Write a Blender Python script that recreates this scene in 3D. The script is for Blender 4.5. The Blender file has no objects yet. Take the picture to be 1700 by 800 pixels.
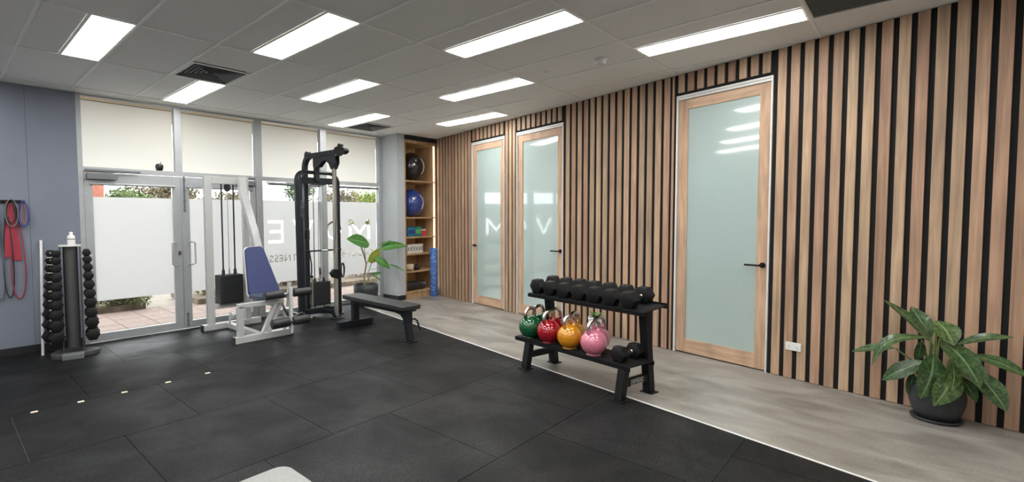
import bpy, math, random
from mathutils import Vector, Matrix
random.seed(7)
scene = bpy.context.scene
COL = scene.collection
PI = math.pi

# ------------------------------------------------------------------ camera
cam_d = bpy.data.cameras.new('camera'); cam = bpy.data.objects.new('camera', cam_d); COL.objects.link(cam)
scene.camera = cam
CAM_H = 1.4481
_f, _cx, _cy = 819.5, 704.65, 402.17
yaw, pitch, roll = math.radians(44.987), math.radians(2.76), math.radians(-0.474)
F = Vector((math.sin(yaw)*math.cos(pitch), math.cos(yaw)*math.cos(pitch), -math.sin(pitch)))
R = Vector((math.cos(yaw), -math.sin(yaw), 0)); U = R.cross(F)
R2 = R*math.cos(roll)+U*math.sin(roll); U2 = -R*math.sin(roll)+U*math.cos(roll)
cam.matrix_world = Matrix(((R2.x, U2.x, -F.x, 0), (R2.y, U2.y, -F.y, 0), (R2.z, U2.z, -F.z, CAM_H), (0, 0, 0, 1)))
cam_d.sensor_width = 36.0; cam_d.sensor_fit = 'HORIZONTAL'
cam_d.lens = _f/1700*36.0
cam_d.shift_x = (850-_cx)/1700; cam_d.shift_y = (_cy-400)/1700
cam_d.clip_start = 0.05; cam_d.clip_end = 200

# ------------------------------------------------------------------ world, light, exposure
w = bpy.data.worlds.new('sky'); scene.world = w; w.use_nodes = True
bg = w.node_tree.nodes['Background']
bg.inputs['Color'].default_value = (0.93, 0.97, 1.0, 1); bg.inputs['Strength'].default_value = 2.5
LIGHT_PANEL = 9.5
LED = 5.0
scene.view_settings.view_transform = 'Standard'; scene.view_settings.look = 'None'
scene.view_settings.exposure = 1.2; scene.view_settings.gamma = 1.0
scene.view_settings.use_curve_mapping = False

# ------------------------------------------------------------------ materials
def mat(name, col, rough=.5, metal=0., noise=None, bump=None, coat=0., spec=.5, emit=None, stretch=None, rnoise=None):
    m = bpy.data.materials.new(name); m.use_nodes = True
    nt = m.node_tree; N = nt.nodes; L = nt.links; b = N['Principled BSDF']
    b.inputs['Base Color'].default_value = (*col, 1); b.inputs['Roughness'].default_value = rough
    b.inputs['Metallic'].default_value = metal; b.inputs['Specular IOR Level'].default_value = spec
    b.inputs['Coat Weight'].default_value = coat; b.inputs['Coat Roughness'].default_value = .05
    if emit:
        b.inputs['Emission Color'].default_value = (*emit[0], 1); b.inputs['Emission Strength'].default_value = emit[1]
    vec = None
    if noise or bump or rnoise:
        tc = N.new('ShaderNodeTexCoord'); mp = N.new('ShaderNodeMapping')
        L.new(tc.outputs['Object'], mp.inputs['Vector'])
        if stretch: mp.inputs['Scale'].default_value = stretch
        vec = mp.outputs['Vector']
    if noise:
        n = N.new('ShaderNodeTexNoise'); n.inputs['Scale'].default_value = noise[0]; n.inputs['Detail'].default_value = noise[2] if len(noise) > 2 else 4
        L.new(vec, n.inputs['Vector'])
        r = N.new('ShaderNodeValToRGB'); a = noise[1]
        r.color_ramp.elements[0].position = .3; r.color_ramp.elements[1].position = .7
        r.color_ramp.elements[0].color = (*[max(0, c*(1-a)) for c in col], 1)
        r.color_ramp.elements[1].color = (*[min(1, c*(1+a)) for c in col], 1)
        L.new(n.outputs['Fac'], r.inputs['Fac']); L.new(r.outputs['Color'], b.inputs['Base Color'])
    if rnoise:
        n = N.new('ShaderNodeTexNoise'); n.inputs['Scale'].default_value = rnoise[0]; L.new(vec, n.inputs['Vector'])
        mr = N.new('ShaderNodeMapRange'); mr.inputs['To Min'].default_value = rnoise[1]; mr.inputs['To Max'].default_value = rnoise[2]
        mr.inputs['From Min'].default_value = .3; mr.inputs['From Max'].default_value = .7
        L.new(n.outputs['Fac'], mr.inputs['Value']); L.new(mr.outputs['Result'], b.inputs['Roughness'])
    if bump:
        n = N.new('ShaderNodeTexNoise'); n.inputs['Scale'].default_value = bump[0]; n.inputs['Detail'].default_value = 3; L.new(vec, n.inputs['Vector'])
        bp = N.new('ShaderNodeBump'); bp.inputs['Strength'].default_value = bump[1]; bp.inputs['Distance'].default_value = .01
        L.new(n.outputs['Fac'], bp.inputs['Height']); L.new(bp.outputs['Normal'], b.inputs['Normal'])
    return m

def wood(name, cols, grain=(40, 40, 1.6), rough=.55, spread=True):
    m = bpy.data.materials.new(name); m.use_nodes = True
    nt = m.node_tree; N = nt.nodes; L = nt.links; b = N['Principled BSDF']; b.inputs['Roughness'].default_value = rough
    b.inputs['Specular IOR Level'].default_value = .3
    oi = N.new('ShaderNodeObjectInfo'); tc = N.new('ShaderNodeTexCoord')
    add = N.new('ShaderNodeVectorMath'); add.operation = 'MULTIPLY_ADD'
    cmb = N.new('ShaderNodeCombineXYZ')
    for i in range(3): L.new(oi.outputs['Random'], cmb.inputs[i])
    add.inputs[1].default_value = (37, 23, 51) if spread else (0, 0, 0)
    L.new(cmb.outputs[0], add.inputs[0]); L.new(tc.outputs['Object'], add.inputs[2])
    mp = N.new('ShaderNodeMapping'); mp.inputs['Scale'].default_value = grain; L.new(add.outputs[0], mp.inputs['Vector'])
    n = N.new('ShaderNodeTexNoise'); n.inputs['Scale'].default_value = 1.0; n.inputs['Detail'].default_value = 6; n.inputs['Distortion'].default_value = .6
    L.new(mp.outputs[0], n.inputs['Vector'])
    mp2 = N.new('ShaderNodeMapping'); mp2.inputs['Scale'].default_value = (6, 6, 2.2); L.new(add.outputs[0], mp2.inputs['Vector'])
    n2 = N.new('ShaderNodeTexNoise'); n2.inputs['Scale'].default_value = 1.0; L.new(mp2.outputs[0], n2.inputs['Vector'])
    r = N.new('ShaderNodeValToRGB'); els = r.color_ramp.elements
    while len(els) < len(cols): els.new(.5)
    for i, c in enumerate(cols):
        els[i].position = i/(len(cols)-1) if len(cols) > 1 else 0; els[i].color = (*c, 1)
    if spread:
        L.new(oi.outputs['Random'], r.inputs['Fac'])
    else:
        L.new(n2.outputs['Fac'], r.inputs['Fac'])
    g = N.new('ShaderNodeMapRange'); g.inputs['From Min'].default_value = .3; g.inputs['From Max'].default_value = .7
    g.inputs['To Min'].default_value = .70; g.inputs['To Max'].default_value = 1.12; L.new(n.outputs['Fac'], g.inputs['Value'])
    g2 = N.new('ShaderNodeMapRange'); g2.inputs['From Min'].default_value = .3; g2.inputs['From Max'].default_value = .7
    g2.inputs['To Min'].default_value = .84; g2.inputs['To Max'].default_value = 1.1; L.new(n2.outputs['Fac'], g2.inputs['Value'])
    mu = N.new('ShaderNodeMath'); mu.operation = 'MULTIPLY'; L.new(g.outputs[0], mu.inputs[0]); L.new(g2.outputs[0], mu.inputs[1])
    vm = N.new('ShaderNodeVectorMath'); vm.operation = 'SCALE'; L.new(r.outputs[0], vm.inputs[0]); L.new(mu.outputs[0], vm.inputs['Scale'])
    L.new(vm.outputs[0], b.inputs['Base Color'])
    bp = N.new('ShaderNodeBump'); bp.inputs['Strength'].default_value = .15; bp.inputs['Distance'].default_value = .004
    L.new(n.outputs['Fac'], bp.inputs['Height']); L.new(bp.outputs['Normal'], b.inputs['Normal'])
    return m

def glass_mat(name, tint=(1, 1, 1)):
    m = bpy.data.materials.new(name); m.use_nodes = True
    nt = m.node_tree; N = nt.nodes; L = nt.links; out = N['Material Output']; N.remove(N['Principled BSDF'])
    t = N.new('ShaderNodeBsdfTransparent'); t.inputs[0].default_value = (*tint, 1)
    g = N.new('ShaderNodeBsdfGlossy'); g.inputs['Roughness'].default_value = .02
    fr = N.new('ShaderNodeFresnel'); fr.inputs[0].default_value = 1.45
    mx = N.new('ShaderNodeMixShader'); L.new(fr.outputs[0], mx.inputs[0]); L.new(t.outputs[0], mx.inputs[1]); L.new(g.outputs[0], mx.inputs[2])
    L.new(mx.outputs[0], out.inputs['Surface'])
    return m

def film_mat(name, col, refl=(.8, .8, .8)):
    m = bpy.data.materials.new(name); m.use_nodes = True
    nt = m.node_tree; N = nt.nodes; L = nt.links; out = N['Material Output']; N.remove(N['Principled BSDF'])
    t = N.new('ShaderNodeBsdfTranslucent'); t.inputs[0].default_value = (*col, 1)
    d = N.new('ShaderNodeBsdfDiffuse'); d.inputs[0].default_value = (*refl, 1)
    mx = N.new('ShaderNodeMixShader'); mx.inputs[0].default_value = .2
    L.new(t.outputs[0], mx.inputs[1]); L.new(d.outputs[0], mx.inputs[2]); L.new(mx.outputs[0], out.inputs['Surface'])
    return m

def marble_floor():
    m = mat('floor_vinyl', (.33, .31, .28), .38, spec=.45)
    nt = m.node_tree; N = nt.nodes; L = nt.links; b = N['Principled BSDF']
    tc = N.new('ShaderNodeTexCoord'); mp = N.new('ShaderNodeMapping'); mp.inputs['Rotation'].default_value = (0, 0, -.24)
    mp.inputs['Scale'].default_value = (1, .45, 1); L.new(tc.outputs['Object'], mp.inputs[0])
    n1 = N.new('ShaderNodeTexNoise'); n1.inputs['Scale'].default_value = 3.2; n1.inputs['Detail'].default_value = 8; n1.inputs['Distortion'].default_value = 1.2
    n2 = N.new('ShaderNodeTexNoise'); n2.inputs['Scale'].default_value = 70; n2.inputs['Detail'].default_value = 3
    L.new(mp.outputs[0], n1.inputs['Vector']); L.new(tc.outputs['Object'], n2.inputs['Vector'])
    r = N.new('ShaderNodeValToRGB'); e = r.color_ramp.elements
    e[0].position = .32; e[0].color = (.185, .170, .150, 1); e[1].position = .68; e[1].color = (.350, .335, .302, 1)
    L.new(n1.outputs['Fac'], r.inputs[0])
    mr = N.new('ShaderNodeMapRange'); mr.inputs['From Min'].default_value = .3; mr.inputs['From Max'].default_value = .7
    mr.inputs['To Min'].default_value = .88; mr.inputs['To Max'].default_value = 1.1; L.new(n2.outputs['Fac'], mr.inputs['Value'])
    vm = N.new('ShaderNodeVectorMath'); vm.operation = 'SCALE'; L.new(r.outputs[0], vm.inputs[0]); L.new(mr.outputs[0], vm.inputs['Scale'])
    L.new(vm.outputs[0], b.inputs['Base Color'])
    return m

def rubber_mat_m():
    m = mat('mat_rubber', (.018, .019, .02), .62, spec=.18)
    nt = m.node_tree; N = nt.nodes; L = nt.links; b = N['Principled BSDF']
    tc = N.new('ShaderNodeTexCoord'); oi = N.new('ShaderNodeObjectInfo')
    n1 = N.new('ShaderNodeTexNoise'); n1.inputs['Scale'].default_value = 2.0; n1.inputs['Detail'].default_value = 5; n1.inputs['Distortion'].default_value = .4
    n2 = N.new('ShaderNodeTexNoise'); n2.inputs['Scale'].default_value = 95; n2.inputs['Detail'].default_value = 2
    L.new(tc.outputs['Object'], n1.inputs['Vector']); L.new(tc.outputs['Object'], n2.inputs['Vector'])
    r = N.new('ShaderNodeValToRGB'); e = r.color_ramp.elements
    e[0].position = .35; e[0].color = (.0055, .006, .0065, 1); e[1].position = .7; e[1].color = (.0125, .013, .0135, 1)
    L.new(n1.outputs['Fac'], r.inputs[0])
    mr = N.new('ShaderNodeMapRange'); mr.inputs['From Min'].default_value = .35; mr.inputs['From Max'].default_value = .7
    mr.inputs['To Min'].default_value = .3; mr.inputs['To Max'].default_value = 2.1; L.new(n2.outputs['Fac'], mr.inputs['Value'])
    mo = N.new('ShaderNodeMapRange'); mo.inputs['To Min'].default_value = .8; mo.inputs['To Max'].default_value = 1.25; L.new(oi.outputs['Random'], mo.inputs['Value'])
    mu = N.new('ShaderNodeMath'); mu.operation = 'MULTIPLY'; L.new(mr.outputs[0], mu.inputs[0]); L.new(mo.outputs[0], mu.inputs[1])
    vm = N.new('ShaderNodeVectorMath'); vm.operation = 'SCALE'; L.new(r.outputs[0], vm.inputs[0]); L.new(mu.outputs[0], vm.inputs['Scale'])
    L.new(vm.outputs[0], b.inputs['Base Color'])
    rr = N.new('ShaderNodeMapRange'); rr.inputs['From Min'].default_value = .35; rr.inputs['From Max'].default_value = .7
    rr.inputs['To Min'].default_value = .60; rr.inputs['To Max'].default_value = .42; L.new(n1.outputs['Fac'], rr.inputs['Value']); L.new(rr.outputs[0], b.inputs['Roughness'])
    bp = N.new('ShaderNodeBump'); bp.inputs['Strength'].default_value = .35; bp.inputs['Distance'].default_value = .003
    L.new(n2.outputs['Fac'], bp.inputs['Height']); L.new(bp.outputs['Normal'], b.inputs['Normal'])
    return m

M = {}
M['wall'] = mat('wall_paint', (.185, .205, .255), .8, noise=(3, .04), bump=(250, .05))
M['wall_white'] = mat('wall_paint_white', (.82, .82, .80), .8)
M['pier'] = mat('pier_paint', (.45, .48, .50), .8, noise=(3, .04), bump=(250, .05))
M['ceil'] = mat('ceiling_tile', (.89, .88, .855), .9, noise=(150, .16, 2), bump=(260, .25))
M['grid'] = mat('grid_paint', (.95, .95, .93), .5)
M['skirt'] = mat('skirting_black', (.012, .013, .015), .5)
M['backing'] = mat('backing_black', (.004, .004, .0045), .9)
M['slat'] = wood('slat_timber', [(.36, .22, .145), (.50, .32, .21), (.41, .27, .18), (.52, .37, .24), (.44, .30, .20), (.47, .28, .19), (.40, .30, .20), (.53, .36, .235)])
M['leafwood'] = wood('door_timber', [(.50, .32, .21), (.58, .39, .26), (.47, .30, .20)], grain=(30, 30, 2), spread=False)
M['leafwood2'] = wood('door_timber_rail', [(.52, .34, .225), (.60, .41, .28), (.48, .31, .21)], grain=(30, 2, 30), spread=False)
M['shelfwood'] = wood('shelf_timber', [(.42, .26, .13), (.50, .32, .17), (.38, .23, .12)], grain=(25, 25, 3), spread=False)
M['alu'] = mat('frame_aluminium', (.40, .42, .43), .42, .35, noise=(8, .04))
M['alu_light'] = mat('frame_light', (.68, .68, .66), .45, .1)
M['gasket'] = mat('gasket', (.03, .03, .03), .6)
M['frost_door'] = mat('frosted_pane', (.40, .50, .475), .25, coat=1.0, noise=(60, .03)); M['frost_door'].node_tree.nodes['Principled BSDF'].inputs['Coat IOR'].default_value = 1.85
M['glass'] = glass_mat('clear_glass', (.98, .985, .98))
M['film'] = film_mat('frosted_film', (.84, .835, .825), (.55, .56, .56))
M['film_top'] = film_mat('transom_film', (.98, .965, .93), (.30, .29, .26))
M['floor'] = marble_floor()
M['mat'] = rubber_mat_m()
M['white'] = mat('white_plastic', (.75, .75, .73), .4)
M['white_metal'] = mat('white_powdercoat', (.47, .48, .475), .4, noise=(30, .05), coat=.2)
M['black_metal'] = mat('black_powdercoat', (.006, .0065, .0075), .5, noise=(90, .2), spec=.3)
M['dark_metal'] = mat('charcoal_powdercoat', (.010, .013, .018), .42, spec=.35)
M['rubber'] = mat('black_rubber', (.007, .007, .0075), .6, noise=(120, .25), bump=(300, .12), spec=.3)
M['chrome'] = mat('chrome', (.72, .70, .67), .16, 1.0)
M['steel'] = mat('brushed_steel', (.55, .52, .48), .28, 1.0, noise=(60, .12))
M['grey_steel'] = mat('worn_steel_post', (.42, .41, .37), .35, .7, noise=(50, .12))
M['blue_vinyl'] = mat('blue_vinyl', (.018, .033, .125), .45, noise=(60, .12), bump=(300, .06))
M['black_vinyl'] = mat('black_vinyl', (.022, .023, .024), .38, noise=(50, .15), bump=(200, .06))
M['grey_vinyl'] = mat('grey_vinyl', (.27, .28, .27), .5, noise=(60, .08), bump=(250, .08))
M['plate'] = mat('weight_plate', (.018, .02, .023), .5)
M['darkpot'] = mat('dark_pot', (.03, .034, .038), .5, noise=(12, .25), bump=(60, .08))
M['whitepot'] = mat('white_pot', (.74, .75, .76), .35)
M['soil'] = mat('soil', (.05, .035, .025), .95, noise=(60, .4))
M['stem'] = mat('stem_green', (.16, .22, .07), .5, noise=(20, .2))
M['trunk'] = mat('stem_brown', (.26, .19, .11), .8, noise=(30, .3))
M['black_plastic'] = mat('black_plastic', (.015, .015, .016), .4)
M['light'] = mat('light_diffuser', (1, 1, 1), .5, emit=((1.0, .985, .96), LIGHT_PANEL))
M['led'] = mat('led_strip', (1, 1, 1), .5, emit=((1.0, .87, .62), LED))
M['vent'] = mat('vent_metal', (.17, .18, .19), .5, .3)
M['duct'] = mat('duct_dark', (.01, .01, .01), .9)
M['filter'] = mat('return_filter', (.085, .095, .09), .9, noise=(180, .25))
M['paver'] = mat('paver_stone', (.25, .185, .155), .85, noise=(14, .14))
M['grout'] = mat('paver_joint', (.13, .10, .085), .95)
M['concrete'] = mat('concrete', (.20, .175, .14), .9, noise=(5, .1))
M['kerb'] = mat('garden_soil', (.14, .11, .075), .95, noise=(9, .4))
M['soffit'] = mat('soffit', (.42, .33, .21), .8)
M['brickred'] = mat('far_brick', (.30, .11, .07), .9, noise=(9, .2))
M['farwhite'] = mat('far_render', (.80, .80, .78), .8)
M['farroof'] = mat('far_roof', (.72, .72, .70), .6)
M['fargrey'] = mat('far_gutter', (.08, .08, .08), .7)

def leaf_material(name, a, b, vein, rough=.35, scale=14):
    m = mat(name, a, rough, coat=.15)
    nt = m.node_tree; N = nt.nodes; L = nt.links; bs = N['Principled BSDF']
    tc = N.new('ShaderNodeTexCoord'); n = N.new('ShaderNodeTexNoise'); n.inputs['Scale'].default_value = scale*3; n.inputs['Detail'].default_value = 5; n.inputs['Distortion'].default_value = .8
    L.new(tc.outputs['Object'], n.inputs['Vector'])
    r = N.new('ShaderNodeValToRGB'); e = r.color_ramp.elements; e[0].position = .42; e[0].color = (*a, 1); e[1].position = .62; e[1].color = (*b, 1)
    L.new(n.outputs['Fac'], r.inputs[0])
    # a pale midrib along the leaf, carried by the UV map
    sx = N.new('ShaderNodeSeparateXYZ'); L.new(tc.outputs['UV'], sx.inputs[0])
    s1 = N.new('ShaderNodeMath'); s1.operation = 'SUBTRACT'; s1.inputs[1].default_value = .5; L.new(sx.outputs[0], s1.inputs[0])
    ab = N.new('ShaderNodeMath'); ab.operation = 'ABSOLUTE'; L.new(s1.outputs[0], ab.inputs[0])
    lt = N.new('ShaderNodeMath'); lt.operation = 'LESS_THAN'; lt.inputs[1].default_value = .035; L.new(ab.outputs[0], lt.inputs[0])
    mx = N.new('ShaderNodeMixRGB'); mx.inputs[2].default_value = (*vein, 1); L.new(lt.outputs[0], mx.inputs[0]); L.new(r.outputs[0], mx.inputs[1])
    L.new(mx.outputs[0], bs.inputs['Base Color'])
    return m
M['dieff'] = leaf_material('leaf_mottled', (.024, .058, .020), (.075, .135, .045), (.16, .24, .11))
M['dieff_pale'] = leaf_material('leaf_mottled_pale', (.035, .075, .020), (.12, .18, .055), (.20, .28, .12))
M['leaf'] = leaf_material('leaf_green', (.035, .13, .022), (.06, .19, .035), (.16, .32, .10), scale=6)
M['leaf_yellow'] = leaf_material('leaf_yellow', (.28, .36, .03), (.36, .42, .05), (.42, .48, .15), scale=6)
for nm, c in dict(tree=(.10, .135, .045), treedark=(.05, .085, .035), treebright=(.17, .22, .025), treebrown=(.14, .115, .065), shrub=(.13, .14, .05), shrubbrown=(.13, .105, .065)).items():
    M[nm] = mat('foliage_'+nm, c, .8, noise=(6, .45))

# ------------------------------------------------------------------ mesh builder
class MB:
    def __init__(s): s.v = []; s.f = []; s.sm = []; s.uv = {}
    def add(s, vs, fs, smooth=False):
        o = len(s.v); s.v += [tuple(v) for v in vs]
        for f in fs: s.f.append(tuple(i+o for i in f)); s.sm.append(smooth)
        return o
    def box(s, c, size, rz=0, M3=None):
        x, y, z = [a/2 for a in size]; vs = [Vector((sx*x, sy*y, sz*z)) for sx in (-1, 1) for sy in (-1, 1) for sz in (-1, 1)]
        if M3 is None and rz: M3 = Matrix.Rotation(rz, 3, 'Z')
        if M3 is not None: vs = [M3 @ v for v in vs]
        vs = [v+Vector(c) for v in vs]
        s.add(vs, [(0, 1, 3, 2), (4, 6, 7, 5), (0, 4, 5, 1), (2, 3, 7, 6), (0, 2, 6, 4), (1, 5, 7, 3)]); return s
    def b(s, x0, x1, y0, y1, z0, z1): return s.box(((x0+x1)/2, (y0+y1)/2, (z0+z1)/2), (x1-x0, y1-y0, z1-z0))
    def bar(s, p0, p1, w, h, up=(0, 0, 1)):
        p0, p1 = Vector(p0), Vector(p1); d = (p1-p0); l = d.length; d.normalize()
        up = Vector(up)
        if abs(d.dot(up)) > .98: up = Vector((0, 1, 0))
        a = d.cross(up).normalized(); u = a.cross(d)
        return s.box((p0+p1)/2, (w, l, h), M3=Matrix((a, d, u)).transposed())
    def sweep(s, path, sec, side, closed=False):
        """sec: list of (a,b) or list of lists per path point; a along side, b along normal"""
        path = [Vector(p) for p in path]; side = Vector(side).normalized(); n = len(path); rings = []
        for i, p in enumerate(path):
            t = (path[min(i+1, n-1)]-path[max(i-1, 0)])
            t.normalize(); nn = side.cross(t).normalized(); sd = t.cross(nn)
            sc = sec[i] if isinstance(sec[0][0], (list, tuple)) else sec
            rings.append([p+sd*a+nn*b for a, b in sc])
        m = len(rings[0]); vs = [v for r in rings for v in r]
        fs = [(i*m+j, i*m+(j+1) % m, (i+1)*m+(j+1) % m, (i+1)*m+j) for i in range(n-1) for j in range(m)]
        s.add(vs, fs, m > 6)
        if m > 6: s.add(rings[0], [tuple(range(m))[::-1]]); s.add(rings[-1], [tuple(range(m))])
        else:
            s.f += [tuple(len(s.v)-n*m+j for j in range(m))[::-1], tuple(len(s.v)-m+j for j in range(m))]; s.sm += [False, False]
        return s
    def tube(s, path, r, n=10, caps=True):
        path = [Vector(p) for p in path]; k = len(path); rs = r if isinstance(r, (list, tuple)) else [r]*k
        t0 = (path[1]-path[0]).normalized(); ref = Vector((0, 0, 1)) if abs(t0.z) < .9 else Vector((1, 0, 0))
        nn = t0.cross(ref).normalized(); vs = []
        for i, p in enumerate(path):
            t = (path[min(i+1, k-1)]-path[max(i-1, 0)]).normalized()
            nn = (nn-t*nn.dot(t)).normalized(); bb = t.cross(nn)
            for j in range(n):
                a = 2*PI*j/n; vs.append(p+(nn*math.cos(a)+bb*math.sin(a))*rs[i])
        fs = [(i*n+j, i*n+(j+1) % n, (i+1)*n+(j+1) % n, (i+1)*n+j) for i in range(k-1) for j in range(n)]
        s.add(vs, fs, True)
        if caps: s.add([vs[j] for j in range(n)], [tuple(range(n))[::-1]]); s.add([vs[(k-1)*n+j] for j in range(n)], [tuple(range(n))])
        return s
    def lathe(s, prof, c=(0, 0, 0), n=24, axis=None):
        c = Vector(c); vs = []; k = len(prof)
        if axis is not None:
            z = Vector(axis).normalized(); ref = Vector((0, 0, 1)) if abs(z.z) < .9 else Vector((1, 0, 0)); x = ref.cross(z).normalized(); y = z.cross(x)
        else: x, y, z = Vector((1, 0, 0)), Vector((0, 1, 0)), Vector((0, 0, 1))
        for r, h in prof:
            for j in range(n):
                a = 2*PI*j/n; vs.append(c+x*(r*math.cos(a))+y*(r*math.sin(a))+z*h)
        fs = [(i*n+j, i*n+(j+1) % n, (i+1)*n+(j+1) % n, (i+1)*n+j) for i in range(k-1) for j in range(n)]
        s.add(vs, fs, n > 8)
        s.add([vs[j] for j in range(n)], [tuple(range(n))[::-1]]); s.add([vs[(k-1)*n+j] for j in range(n)], [tuple(range(n))])
        return s
    def poly(s, pts, off):
        """flat outline pts (3-D) thickened by vector off"""
        n = len(pts); off = Vector(off); vs = [Vector(p) for p in pts]+[Vector(p)+off for p in pts]
        s.add(vs, [tuple(range(n))[::-1], tuple(range(n, 2*n))]+[(i, (i+1) % n, (i+1) % n+n, i+n) for i in range(n)]); return s
    def leaf(s, base, tip, width, up=(0, 0, 1), arch=.12, fold=.15, wide=.45, nl=9):
        base, tip = Vector(base), Vector(tip); d = tip-base; l = d.length; t = d.normalized(); up = Vector(up)
        sd = t.cross(up)
        if sd.length < .05: sd = t.cross(Vector((1, 0, 0)))
        sd.normalize(); nr = sd.cross(t).normalized(); vs = []; cols = (-1, -.55, 0, .55, 1); o = len(s.v)
        for i in range(nl+1):
            q = i/nl; ww = width/2*(math.sin(PI*min(1, q)**(math.log(.5)/math.log(wide)))**.8) if 0 < q < 1 else .001
            p = base+d*q+nr*(arch*l*math.sin(PI*q))
            for c in cols: vs.append(p+sd*(ww*c)+nr*(abs(c)*fold*ww*(1+.25*math.sin(9*q+3*c))))
        fs = [(i*5+j, i*5+j+1, (i+1)*5+j+1, (i+1)*5+j) for i in range(nl) for j in range(4)]
        s.add(vs, fs, True)
        for i in range(nl+1):
            for j in range(5): s.uv[o+i*5+j] = (j/4, i/nl)
        return s
    def build(s, name, m, parent=None, bevel=0, solid=0, seg=2):
        me = bpy.data.meshes.new(name); me.from_pydata(s.v, [], s.f); me.polygons.foreach_set('use_smooth', s.sm)
        if s.uv:
            ul = me.uv_layers.new(name='UVMap')
            for lp in me.loops: ul.data[lp.index].uv = s.uv.get(lp.vertex_index, (0, 0))
        me.materials.append(m); me.update()
        ob = bpy.data.objects.new(name, me); COL.objects.link(ob)
        if parent: ob.parent = parent
        if solid:
            md = ob.modifiers.new('solid', 'SOLIDIFY'); md.thickness = solid
        if bevel:
            md = ob.modifiers.new('bevel', 'BEVEL'); md.width = bevel; md.segments = seg; md.limit_method = 'ANGLE'; md.angle_limit = .6
            for p in me.polygons: p.use_smooth = True
            try:
                md.harden_normals = True
            except Exception: pass
        return ob

def thing(name, label, cat, loc=(0, 0, 0), rz=0, group=None):
    o = bpy.data.objects.new(name, None); COL.objects.link(o); o.location = loc; o.rotation_euler = (0, 0, rz); o.empty_display_size = .1
    o['label'] = label; o['category'] = cat
    if group: o['group'] = group
    return o
def tag(o, label, cat, group=None):
    o['label'] = label; o['category'] = cat
    if group: o['group'] = group
    return o
def struct(o): o['kind'] = 'structure'; return o
def sempty(name, loc=(0, 0, 0), rz=0):
    o = bpy.data.objects.new(name, None); COL.objects.link(o); o.location = loc; o.rotation_euler = (0, 0, rz); o['kind'] = 'structure'; return o
def dup(root, loc=None, rz=None, label=None, group=None, scale=None):
    kids = [c for c in bpy.data.objects if c.parent == root]
    r = root.copy(); COL.objects.link(r)
    if loc is not None: r.location = loc
    if rz is not None: r.rotation_euler = (0, 0, rz)
    if scale: r.scale = (scale,)*3
    if label: r['label'] = label
    if group: r['group'] = group
    for ch in kids:
        c = ch.copy(); COL.objects.link(c); c.parent = r
        for g in [x for x in bpy.data.objects if x.parent == ch]:
            d = g.copy(); COL.objects.link(d); d.parent = c
    return r
def inst(src, name, loc, parent):
    o = bpy.data.objects.new(name, src.data); COL.objects.link(o); o.location = loc; o.parent = parent
    return o
def text_ob(body, size, m, name, parent, matrix, extrude=.0006, align='CENTER', space=1.0):
    cu = bpy.data.curves.new('t', 'FONT'); cu.body = body; cu.size = size; cu.extrude = extrude; cu.align_x = align; cu.align_y = 'CENTER'; cu.space_character = space
    to = bpy.data.objects.new('t', cu); COL.objects.link(to); bpy.context.view_layer.update()
    me = bpy.data.meshes.new_from_object(to.evaluated_get(bpy.context.evaluated_depsgraph_get()))
    COL.objects.unlink(to); bpy.data.objects.remove(to)
    me.materials.clear(); me.materials.append(m)
    o = bpy.data.objects.new(name, me); COL.objects.link(o); o.parent = parent; o.matrix_local = matrix
    return o
def clip(poly, nx, ny, d):
    """keep the part of a 2-D polygon where nx*x+ny*y <= d"""
    out = []
    for i, a in enumerate(poly):
        b = poly[(i+1) % len(poly)]; fa = nx*a[0]+ny*a[1]-d; fb = nx*b[0]+ny*b[1]-d
        if fa <= 0: out.append(a)
        if (fa < 0 < fb) or (fb < 0 < fa):
            t = fa/(fa-fb); out.append((a[0]+(b[0]-a[0])*t, a[1]+(b[1]-a[1])*t))
    return out
def area(p): return abs(sum(p[i][0]*p[(i+1) % len(p)][1]-p[(i+1) % len(p)][0]*p[i][1] for i in range(len(p)))/2) if len(p) > 2 else 0

# ------------------------------------------------------------------ constants of the room
H = 2.93; WY = 6.862; WA = 0.2427; WD = 5.0107
wn = Vector((math.cos(WA), -math.sin(WA), 0)); wt = Vector((math.sin(WA), math.cos(WA), 0))
def W(s, off, z): return wn*(WD-off)+wt*s+Vector((0, 0, z))
XL, YB = -2.6, -3.0      # unseen left wall and wall behind the camera
MZ = .008                # top of rubber matting

# ------------------------------------------------------------------ floor, mats, strip
fm = MB(); fm.b(XL, 7.4, YB-.1, 7.0, -.12, 0)
floor = struct(fm.build('floor', M['floor']))
sa, sb = Vector((4.987, 6.396)), Vector((3.556, .157)); sdir = (sa-sb).normalized(); sn = Vector((sdir.y, -sdir.x)); sdd = sn.dot(sa)-.008
rows = [6.714-.994*i for i in range(0, 11)]
for i in range(-1, len(rows)-1):
    y1 = rows[i]+0 if i >= 0 else 6.845; y0 = rows[i+1] if i >= 0 else rows[0]
    ph = 1.36 if i % 2 == 0 else .866
    for k in range(-5, 6):
        x0 = ph+.9945*k; x1 = x0+.9945
        g = .0022
        p = [(max(x0, XL)+g, max(y0, YB)+g), (x1-g, max(y0, YB)+g), (x1-g, y1-g), (max(x0, XL)+g, y1-g)]
        if x1 < XL+.05 or y1 < YB+.05: continue
        p = clip(p, sn.x, sn.y, sdd)
        if area(p) < .003: continue
        m = MB(); m.poly([(a, b, 0) for a, b in p], (0, 0, MZ)); m.build('rubber_mat', M['mat'], floor)
sp0 = sb+sdir*(-3.3); sp1 = sb+sdir*((6.845-sb.y)/sdir.y)
m = MB(); m.bar((sp0.x, sp0.y, .006), (sp1.x, sp1.y, .006), .014, .012)
struct(m.build('trim_1', mat('edge_trim_white', (.85, .85, .84), .4)))

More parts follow.
